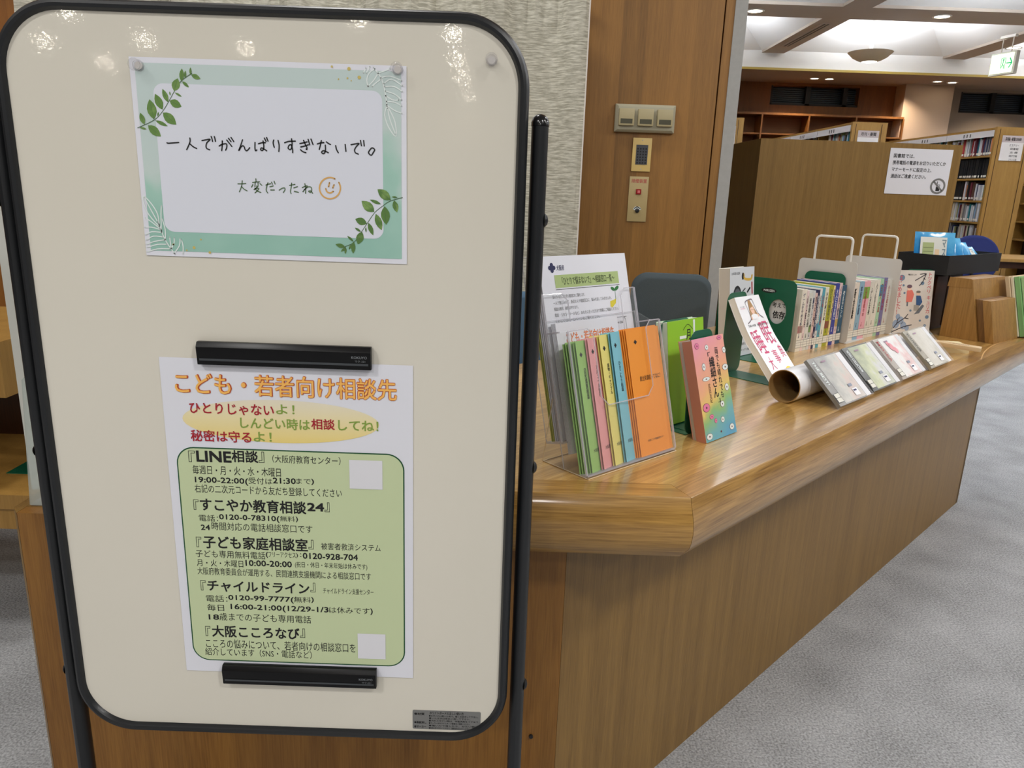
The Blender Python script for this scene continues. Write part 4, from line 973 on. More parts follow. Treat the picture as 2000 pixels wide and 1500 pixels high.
# cooking book, further back
k0 = Vector((.592, 1.985, CT + .003))
M_COOK = mat('cook_cover', (214, 220, 228), .35)
def paint_cook(P, w_, h_):
    D = mat('pan_dark', (40, 44, 50), .4); Y = mat('tool_yellow', (214, 176, 70), .5)
    P.disc(w_ * .3, h_ * .68, w_ * .17, h_ * .12, D); P.disc(w_ * .3, h_ * .68, w_ * .13, h_ * .09, mat('pan_grey', (90, 96, 104), .4), z=.0002); P.stroke([(w_ * .42, h_ * .7), (w_ * .62, h_ * .76)], .004, D)
    P.stroke([(w_ * .55, h_ * .92), (w_ * .6, h_ * .87), (w_ * .85, h_ * .86), (w_ * .9, h_ * .9)], .007, Y); P.disc(w_ * .52, h_ * .9, w_ * .05, h_ * .04, D); P.stroke([(w_ * .9, h_ * .82), (w_ * .92, h_ * .7)], .006, mat('tool_red', (180, 60, 70)))
    P.stroke([(w_ * .72, h_ * .72), (w_ * .82, h_ * .76)], .006, D); P.disc(w_ * .22, h_ * .42, w_ * .1, h_ * .08, mat('tool_blue', (50, 80, 150))); P.disc(w_ * .5, h_ * .3, w_ * .12, h_ * .06, Y)
    P.text('お料理の道具', w_ * .06, h_ * .92, w_ * .4, h_ * .95, D, 0); P.text('道具と暮らす', w_ * .5, h_ * .12, w_ * .9, h_ * .15, D, 0); P.text('キッチン図鑑', w_ * .5, h_ * .05, w_ * .9, h_ * .08, D, 0)
book('tall white book with printed pans and kitchen tools behind the other books', sheetM(tuple(k0), 47, R(6)), .125, .245, .034, M_COOK, M_PAPERW, mat('grey_pages', (206, 200, 190)), paint=paint_cook)
bookend('bookend', 'green metal bookend whose foot shows under the kitchen tools book', (k0.x - .03, k0.y + .055, CT), 47, .11, .18, foot=.13, sign=1)

# sleep encyclopedia, bent paperback sliding off its bookend
sBL = at_z(1507, 757, CT + .002)
def sleep_book():
    t = thing('book', 'white paperback with pink title and a sleeping girl leaning far back on a green bookend', 'book', (sBL.x, sBL.y, CT + .004), (0, 0, R(90 - 47)))
    # local X width, Y back, Z up; profile curve of the leaning book
    W_, N = .112, 12
    tgt = [(0, 0), (.035, .045), (.062, .095), (.083, .142), (.098, .186)]
    pr = smooth_pts([(p[0], p[1]) for p in [(0, 0), (.045, .052), (.085, .098), (.115, .145), (.138, .186)]], 4)
    def sheet(off0, off1, x0, x1, nm, m):
        mb = MB(); vs = []
        for off in (off0, off1):
            for i, p in enumerate(pr):
                a = pr[max(0, i - 1)]; b = pr[min(len(pr) - 1, i + 1)]; tn = (b - a).normalized(); nn = Vector((-tn.y, tn.x)) # towards the reader: -y,+z
                q = Vector((p.x, p.y)) + Vector((-tn.y, tn.x)) * off
                vs += [(x0, q.x, q.y), (x1, q.x, q.y)]
        n = len(pr); fs = []
        for i in range(n - 1):
            fs += [(2 * i, 2 * i + 1, 2 * i + 3, 2 * i + 2), (2 * n + 2 * i, 2 * n + 2 * i + 2, 2 * n + 2 * i + 3, 2 * n + 2 * i + 1), (2 * i, 2 * i + 2, 2 * n + 2 * i + 2, 2 * n + 2 * i), (2 * i + 1, 2 * n + 2 * i + 1, 2 * n + 2 * i + 3, 2 * i + 3)]
        fs += [(0, 2 * n, 2 * n + 1, 1), (2 * n - 2, 2 * n - 1, 4 * n - 1, 4 * n - 2)]
        mb.add(vs, fs); return mb.build(nm, m, t, smooth=False)
    MC_ = mat('gloss_white_cover', (238, 238, 242), .3)
    sheet(.0002, .0165, .001, W_ - .001, 'pages', M_PAPERW); sheet(.0165, .0172, 0, W_, 'front_cover', MC_); sheet(-.0005, .0002, 0, W_, 'back_cover', MC_)
    # print follows the bent cover
    L = [0]
    for i in range(1, len(pr)): L.append(L[-1] + (pr[i] - pr[i - 1]).length)
    H = L[-1]
    class BP(Print):
        def done(s):
            for (name, mn), (g, m) in s.g.items():
                bmx = bmesh.new(); me_ = bpy.data.meshes.new('cut'); me_.from_pydata(g.v, [], g.f); bmx.from_mesh(me_)
                for q_ in L[1:-1]:
                    bmesh.ops.bisect_plane(bmx, geom=bmx.verts[:] + bmx.edges[:] + bmx.faces[:], plane_co=(0, q_ / H, 0), plane_no=(0, 1, 0))
                bmx.verts.ensure_lookup_table(); g.v = [tuple(v.co) for v in bmx.verts]; bmx.verts.index_update(); g.f = [[v.index for v in f.verts] for f in bmx.faces]; g.mi = [0] * len(g.f); bmx.free()
                nv = []
                for (x, y, z) in g.v:
                    d = max(0, min(H, y * H)); i = 0
                    while i < len(L) - 2 and L[i + 1] < d: i += 1
                    f = (d - L[i]) / (L[i + 1] - L[i]); p = pr[i].lerp(pr[i + 1], f)
                    def tn_(j):
                        a = pr[max(0, j - 1)]; b = pr[min(len(pr) - 1, j + 1)]; return (b - a).normalized()
                    tn = (tn_(i) * (1 - f) + tn_(i + 1) * f).normalized()
                    q = p + Vector((-tn.y, tn.x)) * (.0174 + z); nv.append((x * W_, q.x, q.y))
                g.v = nv; g.build(name, m, t)
    P = BP(t, .0004); MG = mat('magenta_print', (206, 56, 112), .5)
    P.text('睡', .08, .33, .40, .62, MG, 0); P.text('眠', .54, .42, .90, .70, MG, 0); P.text('大', .14, .14, .32, .29, MG, 0); P.text('事', .46, .20, .66, .36, MG, 0); P.text('典', .78, .25, .94, .40, MG, 0)
    P.text('究極の休養　睡眠を科学する！', .12, .655, .94, .685, M_INK, 0)
    HR = mat('hair_brown', (176, 136, 88), .6); SK = mat('skin_print', (240, 200, 176), .6); LN = mat('thin_line', (120, 110, 120), .6)
    P.stroke([(.33, .93), (.42, .95), (.62, .96), (.66, .93), (.70, .80), (.84, .74)], .012, LN, 'drawing', k=3); P.stroke([(.33, .93), (.36, .8), (.34, .74), (.16, .70)], .012, LN, 'drawing', k=3)
    P.poly([(.46, .955), (.54, .955), (.60, .88), (.68, .77), (.60, .76), (.38, .75), (.36, .77), (.42, .88)], HR, 'drawing', .0001)
    P.disc(.515, .845, .075, .055, SK, 'drawing', .0002, 18); P.poly([(.42, .88), (.515, .925), (.60, .885), (.54, .875), (.46, .865)], HR, 'drawing', .0003)
    P.disc(.52, .765, .15, .03, mat('gloss_white_cover', (238, 238, 242)), 'drawing', .0004, 18); P.disc(.38, .75, .03, .022, SK, 'drawing', .0005, 10); P.disc(.67, .775, .03, .022, SK, 'drawing', .0005, 10)
    for x in (.485, .545): P.stroke([(x - .015, .845), (x, .84), (x + .015, .845)], .005, M_INK, 'drawing', .0003)
    P.text('疲れをとる最高の', .09, .88, .26, .895, LN, 0); P.text('眠り方がわかる', .09, .86, .26, .875, MG, 0)
    P.disc(.74, .09, .14, .055, mat('yellow_badge', (248, 212, 30), .5), 'badge', 0, 24); P.text('ぐっすり\n眠れる', .66, .065, .82, .115, mat('brown_ink', (80, 50, 20)), .01, z=.0002)
    P.text('睡眠研究会', .1, .10, .34, .115, MG, 0); P.text('監修', .1, .02, .2, .035, M_INK, 0)
    P.done()
sleep_book()
fs47 = Vector((math.sin(R(47)), math.cos(R(47)), 0)); bs47 = Vector((-fs47.y, fs47.x, 0))
q = Vector((sBL.x, sBL.y, CT)) + bs47 * .148 + fs47 * .012
bookend('bookend', 'green metal bookend holding up the white sleep book', q, 47, .088, .205, foot=.15, sign=1)

# ------------------------------------------------------------------ the two rows of paperbacks between bookends
RAZ = 50.0
rd = Vector((math.sin(R(RAZ)), math.cos(R(RAZ)), 0)); rb = Vector((-rd.y, rd.x, 0))    # along the row, away from the reader
r0 = at_z(1551, 688, CT); 
SP = []
KA = 1.06; KB = 1.42
rowA = [('cream white', (226, 220, 206), .026, .183), ('pale pink', (226, 206, 204), .012, .178), ('off-white', (214, 214, 206), .018, .170), ('grey-white', (206, 208, 206), .014, .176), ('blush', (220, 190, 184), .012, .168), ('navy and white', (46, 46, 84), .011, .176), ('white', (228, 226, 222), .012, .180),
        ('teal blue', (86, 164, 182), .015, .182), ('ivory', (226, 222, 204), .020, .182), ('olive green', (164, 166, 46), .024, .187), ('pale yellow', (232, 214, 150), .010, .184), ('royal blue', (56, 66, 150), .022, .190), ('rose-edged white', (222, 196, 196), .016, .190), ('petrol blue', (46, 88, 116), .026, .182)]
rowB = [('dark navy', (52, 60, 96), .014, .205), ('warm white', (222, 212, 200), .028, .186), ('yellow and blue', (140, 176, 198), .022, .188), ('rose pink', (226, 170, 182), .028, .188), ('linen white', (216, 212, 200), .020, .184), ('ivory', (222, 218, 206), .028, .188), ('mint green', (168, 208, 176), .016, .190), ('yellow and violet', (120, 116, 160), .018, .192), ('pale grey', (206, 206, 200), .028, .184)]
TITLES = ['ゲームをやめる本', '心と依存', '思春期の心理', '脳のしくみ', '眠れない夜に', '生きのびるための', '自分を好きになる', '心が晴れる習慣', '不安を減らす本', 'ひとりで悩まない', '家族の相談', '大人になる前に', '人と話す練習', '考えるヒント']
TITB = ['人生相談', '断捨離', '本屋の仕事', '大学図書館の本', 'ふしぎな夜', 'ふつうに生きる方法', 'こころの森', 'スマホ時計', '小さな庭の本']
lab_m = mat('call_label', (226, 224, 214), .6); lab_l = mat('call_line', (40, 40, 40), .6)
def spine_row(start, rows, titles, side, gname, seed):
    rnd = random.Random(seed); p = start.copy()
    for i, (cn, cc_, th, h_) in enumerate(rows):
        th *= KA if seed == 1 else KB
        m = mat('spine_%s_%d' % (cn.replace(' ', '_'), seed), cc_, .4, var=.05, vscale=40)
        # book frame: local X = away from the reader along rb, Y up, spine face at x=0
        t = thing('book', '%s paperback, %s in the %s row of books' % (cn, ['leftmost', 'second from the left', 'third from the left', 'fourth from the left', 'fifth from the left', 'sixth from the left', 'seventh from the left', 'eighth from the left', 'ninth from the left', 'fifth from the right', 'fourth from the right', 'third from the right', 'second from the right', 'rightmost'][i] if len(rows) == 14 else ['leftmost', 'second from the left', 'third from the left', 'fourth from the left', 'middle one', 'fourth from the right', 'third from the right', 'second from the right', 'rightmost'][i], side), 'book', p, (0, 0, R(90 - RAZ)), gname)
        dpt = .128
        MB().box(.0008, .0006, .001, th - .0008, dpt, h_ - .0015).build('pages', M_PAPERW, t)
        mb = MB(); mb.box(0, 0, 0, .0008, dpt, h_); mb.box(th - .0008, 0, 0, th, dpt, h_); mb.box(0, -.0006, 0, th, .0006, h_); mb.build('cover', m, t)
        sp = bpy.data.objects.new('spine_print', None)
        holderp = link('spine', MB().box(.0004, -.0009, .0005, th - .0004, -.0006, h_ - .0005).build('tmp', m).data, t); 
        P = Print(holderp, 0)
        # print in spine plane: build with custom transform afterwards
        dark = sum(cc_) < 330
        ink = M_WHITE if dark else rnd.choice([M_INK, mat('navy_ink', (40, 44, 90), .6), mat('red_ink', (170, 50, 60), .6), M_INK])
        P.z = .0012
        P.text(titles[i % len(titles)], th * .28, h_ * rnd.uniform(.38, .45), th * .28 + min(th * .52, .012), h_ * rnd.uniform(.88, .95), ink, .012, vert=True)
        P.text('文庫', th * .3, h_ * .22, th * .3 + min(th * .4, .006), h_ * .30, ink, 0, vert=True)
        if i % 3 == 0: P.rect(.0006, h_ * .7, th - .0006, h_ * .9, mat('accent_%d' % (i % 5), [(200, 120, 130), (90, 150, 190), (236, 208, 90), (140, 190, 90), (190, 90, 110)][i % 5], .5), 'accent_band', -.0003) if seed == 2 else P.rect(.0006, h_ * .30, th - .0006, h_ * .42, mat('accent_%d' % (i % 5), [(200, 120, 130), (90, 150, 190), (236, 208, 90), (140, 190, 90), (190, 90, 110)][i % 5], .5), 'accent_band', -.0003)
        P.rect(.0006, .012, th - .0006, .034, lab_m, 'call_label', .0002); P.rect(.0006, .0190, th - .0006, .0196, lab_l, 'call_line', .0004); P.rect(.0006, .0265, th - .0006, .0271, lab_l, 'call_line', .0004)
        P.rect(.0006, .0335, th - .0006, .0342, lab_l, 'call_line', .0004); P.rect(.0006, .0115, th - .0006, .0122, lab_l, 'call_line', .0004)
        for (nm, mn), (g, mm) in P.g.items():
            g.v = [(x, -z, y) for (x, y, z) in g.v]; g.build(nm, mm, holderp)
        for o in [o for o in bpy.data.objects if o.name.startswith('tmp')]: bpy.data.objects.remove(o)
        bpy.data.objects.remove(sp)
        t.rotation_euler = (0, 0, R(90 - RAZ))
        p = p + rd * (th + .0006)
    return p
pe = spine_row(r0, rowA, TITLES, 'left', 'paperbacks in the left row between bookends', 1)
M_WPL = mat('white_plate', (206, 202, 196), .4)
def wire_stand(loc, label):
    t = thing('wire_bookend', label, 'bookend', loc, facing(RAZ + 86), 'white bookends with wire loops')
    w_, h_ = .185, .252
    MB().prism(rrect(0, .001, w_, h_, .012, 5), 0, .0016).build('plate', M_WPL, t)
    MB().box(0, 0, -.14, w_, .0014, 0).build('foot', M_WPL, t)
    l = [(.045, .19, -.003), (.045, .312, -.003)] + [(.045 + .012 * (1 - math.cos(R(a))), .312 + .012 * math.sin(R(a)), -.003) for a in (30, 60, 90)] + [(.158 - .012 + .012 * math.sin(R(a)), .312 + .012 * math.cos(R(a)), -.003) for a in (0, 30, 60, 90)] + [(.158, .19, -.003)]
    MB().tube(l, .0038, 8).build('wire_loop', mat('white_wire', (226, 222, 214), .35), t, smooth=True)
    return t
# left end plate (green with a round window), inner green plate, white plate
eL = r0 - rd * .008
bl = facing(RAZ + 84)
pl_len = .165
sdir = Vector((math.sin(R(RAZ + 84)), math.cos(R(RAZ + 84)), 0))
front_corner = at_z(1541, 690, CT)
st_ = front_corner - sdir * pl_len
bookend('bookend', 'large green bookend with badge and oval hole at the left end of the books', (st_.x, st_.y, CT), RAZ + 84, pl_len, .208, hole=(.115, .115, .026, .036), foot=.10, sign=-1, logo=True)
# book cover seen through the oval hole
bb = thing('book', 'white book seen through the oval hole of the green bookend', 'book'); bb.matrix_world = sheetM((st_.x + rd.x * .006, st_.y + rd.y * .006, CT), RAZ + 84)
MB().box(.02, 0, -.0, pl_len - .008, .178, .0012).build('front_cover', mat('pale_cover', (204, 204, 204), .4), bb)
P = Print(bb, .0015); P.text('考えて', .094, .126, .136, .140, M_INK, .02); P.text('依存', .098, .094, .136, .116, M_INK, .03); P.done()
in0 = pe + rd * .002 - sdir * .0
bookend('bookend', 'green bookend between the left row of books and the white plate', (pe.x - sdir.x * .135 + rd.x * .002, pe.y - sdir.y * .135 + rd.y * .002, CT), RAZ + 84, .128, .215, foot=.07, sign=1)
wpos = pe + rd * .014 - sdir * .165
wire_stand((wpos.x, wpos.y, CT), 'white metal bookend with a wire loop between the two rows of books')
pf = spine_row(pe + rd * .022, rowB, TITB, 'right', 'paperbacks in the right row between bookends', 2)
wpos = pf + rd * .004 - sdir * .165
wire_stand((wpos.x, wpos.y, CT), 'white metal bookend with a wire loop at the right end of the books')
# winter picture book
w0 = at_z(1742, 651, CT); 
M_WIN = mat('winter_cover', (220, 212, 204), .35, var=.04, vscale=20)
def paint_win(P, w_, h_):
    RD = mat('winter_red', (208, 84, 92), .5); DK = mat('branch_dark', (56, 50, 56), .5); BL = mat('frost_blue', (150, 166, 190), .5)
    P.text('トツクペリ', w_ * .83, h_ * .64, w_ * .94, h_ * .97, RD, .01, vert=True); P.text('キュリカ', w_ * .85, h_ * .32, w_ * .95, h_ * .60, RD, .01, vert=True); P.text('はじめました！', w_ * .05, h_ * .30, w_ * .16, h_ * .92, RD, .01, vert=True)
    P.text('亀田さとみ', w_ * .3, h_ * .92, w_ * .52, h_ * .945, M_INK, .01)
    for st in ([(.62, .94), (.78, .95), (.5, .84)], [(.78, .95), (.70, .82), (.62, .76)], [(.72, .88), (.76, .86)], [(0, .02), (.3, .10), (.5, .13)], [(.02, .08), (.12, .16), (.3, .24), (.38, .30)], [(.3, .24), (.4, .23)], [(.1, .14), (.12, .22)]):
        P.stroke([(x * w_, y * h_) for x, y in st], .0028, DK, 'branch', .0002, k=3)
    for x, y, r in ((.08, .14, .09), (.2, .2, .08), (.28, .12, .08), (.12, .26, .06), (.38, .08, .06)): P.disc(x * w_, y * h_, r * w_, r * h_ * .8, BL, 'frost', 0, 12)
    for x, y, r in ((.2, .76, .03), (.24, .64, .03), (.72, .20, .03), (.86, .12, .04), (.44, .36, .03), (.9, .26, .05), (.7, .8, .05), (.14, .88, .08)): P.disc(x * w_, y * h_, r * w_, r * h_ * .6, mat('snow_blue', (110, 134, 158), .5), 'snow', 0, 10)
    CO = mat('coat_coral', (222, 118, 104), .5); 
    P.poly([(w_ * .30, h_ * .68), (w_ * .44, h_ * .69), (w_ * .50, h_ * .62), (w_ * .46, h_ * .50), (w_ * .30, h_ * .49)], CO, 'figure', .0002); P.disc(w_ * .36, h_ * .71, w_ * .055, h_ * .03, mat('skin_print', (240, 200, 176)), 'figure', .0003, 12); P.disc(w_ * .36, h_ * .745, w_ * .07, h_ * .03, mat('hat_plum', (110, 84, 96), .5), 'figure', .0004, 12)
    P.poly([(w_ * .56, h_ * .60), (w_ * .68, h_ * .60), (w_ * .74, h_ * .50), (w_ * .68, h_ * .44), (w_ * .58, h_ * .45)], mat('coat_blue', (58, 92, 140), .5), 'figure', .0002); P.disc(w_ * .61, h_ * .635, w_ * .05, h_ * .03, mat('skin_print', (240, 200, 176)), 'figure', .0003, 12); P.disc(w_ * .61, h_ * .66, w_ * .06, h_ * .02, mat('hair_grey', (120, 112, 104), .5), 'figure', .0004, 12)
    P.rect(w_ * .32, h_ * .43, w_ * .36, h_ * .50, mat('boot_grey', (110, 116, 124), .5), 'figure', .0002); P.rect(w_ * .52, h_ * .36, w_ * .66, h_ * .45, mat('skirt_grey', (166, 160, 152), .5), 'figure', .0002); P.poly([(w_ * .54, h_ * .30), (w_ * .68, h_ * .32), (w_ * .8, h_ * .44), (w_ * .74, h_ * .46)], mat('boot_grey', (110, 116, 124)), 'figure', .0002)
book('winter picture book with two drawn children and red lettering right of the book rows', sheetM((w0.x, w0.y, CT + .002), 82, R(7)), .138, .212, .012, M_WIN, M_WIN, paint=paint_win)
bookend('bookend', 'green bookend whose top shows above the winter picture book', (w0.x + .035, w0.y + .045, CT), 82, .11, .215, foot=.05, sign=1)

# ------------------------------------------------------------------ poster tube and CD cases
tb0 = Vector((.592, 1.560, CT + .0368)); tdir = (Vector((1.242, 2.190, 0)) - Vector((.592, 1.560, 0))).normalized()
tt_ = thing('poster_tube', 'white cardboard poster tube lying along the counter edge', 'cardboard tube', tb0, (0, 0, math.atan2(tdir.y, tdir.x)))
Lt = .80
mb = MB(); n = 40; r1, r2 = .0365, .0345
vs = []
for x, r in ((0, r1), (Lt, r1), (Lt, r2), (0, r2)):
    for i in range(n): a = 2 * math.pi * i / n; vs.append((x, r * math.cos(a), r * math.sin(a)))
MBo = MB(); MBo.add(vs[:2 * n], [(i, (i + 1) % n, n + (i + 1) % n, n + i) for i in range(n)]); MBo.build('outer_wrap', mat('gloss_white_wrap', (238, 238, 242), .25), tt_, smooth=True)
MBi = MB(); MBi.add(vs, [(n + i, n + (i + 1) % n, 2 * n + (i + 1) % n, 2 * n + i) for i in range(n)] + [(2 * n + i, 2 * n + (i + 1) % n, 3 * n + (i + 1) % n, 3 * n + i) for i in range(n)] + [(3 * n + i, 3 * n + (i + 1) % n, (i + 1) % n, i) for i in range(n)]); MBi.build('core', mat('kraft_card', (150, 116, 66), .8), tt_, smooth=True)
M_CASE = acrylic('case_plastic', alpha=.05, body=(232, 232, 236)); M_BAG = mat('bag_white', (222, 222, 226), .25)
cds = [('THE BEST!', (120, 118, 114), [(0, (150, 150, 148)), (.45, (196, 194, 186)), (.6, (206, 186, 178)), (1, (176, 178, 172))], M_WHITE, 'grey CD case leaning on the poster tube, nearest one'),
       ('NONO COLLECTION', (28, 34, 26), [(0, (150, 158, 130)), (.4, (196, 202, 160)), (.6, (206, 206, 206)), (1, (170, 180, 140))], M_WHITE, 'CD case with black and green spine leaning on the poster tube'),
       ('MEDEA', (168, 158, 146), [(0, (222, 222, 222)), (.4, (232, 230, 228)), (.62, (226, 190, 190)), (1, (232, 230, 230))], mat('red_ink', (170, 50, 60)), 'white CD case with beige spine and red title on the poster tube'),
       ('SOUVENIR', (156, 148, 128), [(0, (196, 190, 176)), (.5, (212, 208, 198)), (1, (176, 170, 158))], M_INK, 'taupe CD case leaning on the poster tube, farthest one')]
cb_ = [at_z(*p, CT) for p in [(1641, 802), (1706, 772), (1763, 748), (1819, 726)]]
for i, (tx, sc_, rp, tm, lab) in enumerate(cds):
    ln = R(46)
    p = cb_[i]; cw = .176; ch = .122
    cd = thing('cd_case', lab, 'CD case', group='CD cases leaning on the poster tube'); cd.matrix_world = sheetM((p.x - tdir.y * .006, p.y + tdir.x * .006, CT + .0025), math.degrees(math.atan2(tdir.x, tdir.y)), ln) @ Matrix.Translation((0, 0, .010))
    MB().box(0, 0, -.0095, .142, ch, -.0015).build('case_body', mat('cd_spine_%d' % i, sc_, .35), cd)
    fr = ramp_mat('cd_art_%d' % i, rp, vec=(.8, -.5, 0), lo=-.02, hi=.13, noise=.9, nscale=34, rough=.4)
    MB().box(.030, .003, -.0015, .139, ch - .003, -.0010).build('cover_art', fr, cd)
    MB().box(.1415, .002, -.008, cw, ch - .001, -.0055).build('bag_flap', M_BAG, cd)
    MB().box(-.001, -.001, -.0098, cw, ch + .001, .0).build('plastic_bag', M_CASE, cd)
    P = Print(cd, .0004)
    P.text(tx, .004, ch * .25, .020, ch * .90, tm, .01, rot=0) if False else None
    vsx, fsx, bbx = text_geo(tx, .012, 2)
    W1, H1 = ch * .5, .011; sx = W1 / (bbx[2] - bbx[0]); sy = H1 / (bbx[3] - bbx[1])
    g = P._g('title', tm); g.add([(.008 + (v[1] - bbx[1]) * sy, ch * .93 - (v[0] - bbx[0]) * sx, .0005) for v in vsx], fsx, tm)
    P.rect(.002, .008, .026, .030, mat('call_label', (226, 224, 214)), 'call_label'); 
    P.stroke([(.002, .008), (.026, .008), (.026, .030), (.002, .030)], .0012, M_INK, 'call_frame', .0002, closed=True, k=1); P.stroke([(.002, .019), (.026, .019)], .0010, M_INK, 'call_frame', .0002)
    P.rect(.094, .010, .118, .028, mat('barcode_white', (236, 236, 240), .5), 'barcode_label'); P.rect(.097, .021, .112, .025, mat('navy_ink', (40, 44, 90)), 'barcode_bar', .0002); P.rect(.090, .034, .108, .041, mat('grey_stamp', (136, 142, 160), .5), 'stamp')
    P.rect(.050, ch - .016, .072, ch - .012, mat('plum_stamp', (150, 120, 140), .5), 'stamp')
    if i == 2:
        for (x, y, rr) in ((.07, .09, .012), (.082, .078, .010), (.062, .10, .008)): P.disc(x, y, rr, rr, mat('pink_flower', (226, 150, 160), .5), 'flower')
    P.done()

# ------------------------------------------------------------------ right end: display box, tray, pads, booklets
bx = thing('wooden_display_box', 'stepped oak display box with a slanted side on the right end of the counter', 'display stand')
bx.location = at_z(1834, 655, CT); bx.rotation_euler = (0, 0, R(90 - 142))
# local X: across the visible end face, Y: along the counter, Z up
Hb = .198
def prismY(pts, y0, y1):
    n = len(pts); mb = MB(); mb.add([(p[0], y0, p[1]) for p in pts] + [(p[0], y1, p[1]) for p in pts], [tuple(range(n)), tuple(range(2 * n - 1, n - 1, -1))] + [(i, n + i, n + (i + 1) % n, (i + 1) % n) for i in range(n)]); return mb
prismY([(0, 0), (.118, 0), (.072, Hb), (.004, Hb)], 0, .27).build('tall_box', W_BOX, bx, bevel=.001)
prismY([(.1185, 0), (.142, 0), (.111, .135), (.0875, .135)], .010, .20).build('middle_step', wood('oak_step', (104, 72, 34), (134, 96, 50), 'z', .5, fine=60), bx, bevel=.001)
prismY([(.1425, 0), (.168, 0), (.137, .135), (.1115, .135)], 0, .20).build('front_step', W_BOX, bx, bevel=.001)
prismY([(-.002, Hb - .030), (.075, Hb - .030), (.068, Hb + .001), (.002, Hb + .001)], -.001, 0).build('inset_line', W_BOX, bx)

tr_F = at_z(1855, 500, CAMZ - .165); 
tray_t = thing('black_tray', 'black shallow cardboard tray full of blue packets at the right of the counter', 'tray', (tr_F.x, tr_F.y, CAMZ - .165 - .066), (0, 0, R(90 - 52)))
TL_, TW_, TH_ = .44, .17, .066
MT_ = mat('tray_black', (14, 14, 16), .6)
MB().box(0, 0, 0, TL_, TW_, .003).build('base', MT_, tray_t)
for (x0, y0, x1, y1) in ((0, 0, TL_, .004), (0, TW_ - .004, TL_, TW_), (0, .004, .004, TW_ - .004), (TL_ - .004, .004, TL_, TW_ - .004)): MB().box(x0, y0, .003, x1, y1, TH_).build('side_wall', MT_, tray_t)
ri = thing('walnut_riser', 'dark brown wooden drawer unit under the black tray', 'drawer unit', tray_t.location, (0, 0, R(90 - 52))); ri.location.z = CT
RH = CAMZ - .165 - .066 - CT
MB().box(.03, .05, 0, .26, TW_ - .01, RH).build('carcass', W_DARK, ri, bevel=.002)
MB().box(.045, .044, .01, .13, .05, RH - .01).build('drawer_front', W_DARK, ri); MB().box(.14, .044, .01, .245, .05, RH - .01).build('drawer_front', W_DARK, ri)
# packets: glossy film packs, fanned
M_PKB = ramp_mat('packet_film', [(0, (18, 96, 166)), (.5, (38, 134, 200)), (1, (100, 180, 224))], vec=(.6, 1, 0), lo=-.02, hi=.16, noise=.5, nscale=40, rough=.12)
M_PKW = mat('packet_white', (222, 222, 214), .25); M_PKG = mat('packet_label', (168, 180, 122), .4)
def packet(px, py, azp, lean, wd, hg, face, lab, z=.0):
    t = thing('tissue_packet', lab, 'packet', group='blue film packets in the black tray')
    c = tray_t.matrix_basis @ Vector((px, py, .006)); t.matrix_world = sheetM((c.x, c.y, c.z + z), azp, lean)
    mb = MB(); N = 10; vs = []
    for j in range(N + 1):
        for i in range(N + 1):
            u, v = i / N, j / N; h = .007 * (math.sin(math.pi * u) * math.sin(math.pi * v)) ** .5 if 0 < u < 1 and 0 < v < 1 else 0
            h += .0012 * math.sin(u * 19 + v * 7) * math.sin(v * 15)
            vs.append((u * wd, v * hg, h))
    b0 = len(vs); vs += [(x, y, -z * .8) for x, y, z in vs]
    fs = [(j * (N + 1) + i, j * (N + 1) + i + 1, (j + 1) * (N + 1) + i + 1, (j + 1) * (N + 1) + i) for j in range(N) for i in range(N)]
    fs += [tuple(b0 + q for q in f[::-1]) for f in fs]
    mb.add(vs, fs); mb.build('film', M_PKB, t, smooth=True)
    if face:
        P = Print(t, .0088); P.rect(wd * .12, hg * .08, wd * .78, hg * .86, M_PKW, 'printed_panel'); P.rect(wd * .18, hg * .10, wd * .46, hg * .72, M_PKG, 'printed_panel', .0003)
        for k in range(5): P.rect(wd * .20, hg * (.18 + k * .1), wd * .44, hg * (.20 + k * .1), mat('olive_line', (120, 130, 80), .5), 'fine_print', .0005)
        P.text('マスク', wd * .66, hg * .12, wd * .76, hg * .80, mat('grey_teal', (110, 130, 140), .5), .02, vert=True, z=.0004); P.rect(wd * .49, hg * .12, wd * .60, hg * .55, mat('peach_label', (232, 200, 160), .5), 'printed_panel', .0003)
        P.done()
azt = 95
packet(.015, .12, azt, R(12), .135, .135, True, 'blue packet with white and green label, leftmost in the black tray', 0)
packet(.165, .115, 82, R(22), .10, .130, False, 'shiny blue packet leaning second in the black tray', .0)
packet(.215, .098, 80, R(33), .10, .128, False, 'blue packet in the middle of the black tray', .0)
packet(.265, .080, 78, R(43), .10, .124, False, 'blue packet lying fourth in the black tray', .0)
packet(.315, .062, 76, R(52), .10, .120, True, 'rightmost blue packet lying low in the black tray', .0)

M_PAD = mat('cream_pad', (226, 212, 170), .7)
pd = thing('note_pad', 'small cream memo block on the counter by the CD cases', 'memo pad', at_z(1845, 688, CT), (0, 0, R(-8)))
MB().box(-.05, 0, 0, .068, .08, .022).build('block', M_PAD, pd)
bp = thing('wooden_paddle', 'thin pale wooden strip lying across the cream memo block', 'wooden strip', at_z(1835, 676, CT + .024) , (R(0), R(2), R(-34)))
MB().box(-.11, 0, 0, .105, .035, .012).build('strip', mat('pale_wood', (206, 176, 132), .5), bp, bevel=.001)
P = Print(bp, .0123); P.text('SUGIYAMA', .03, .012, .075, .020, M_INK, .01); P.done()

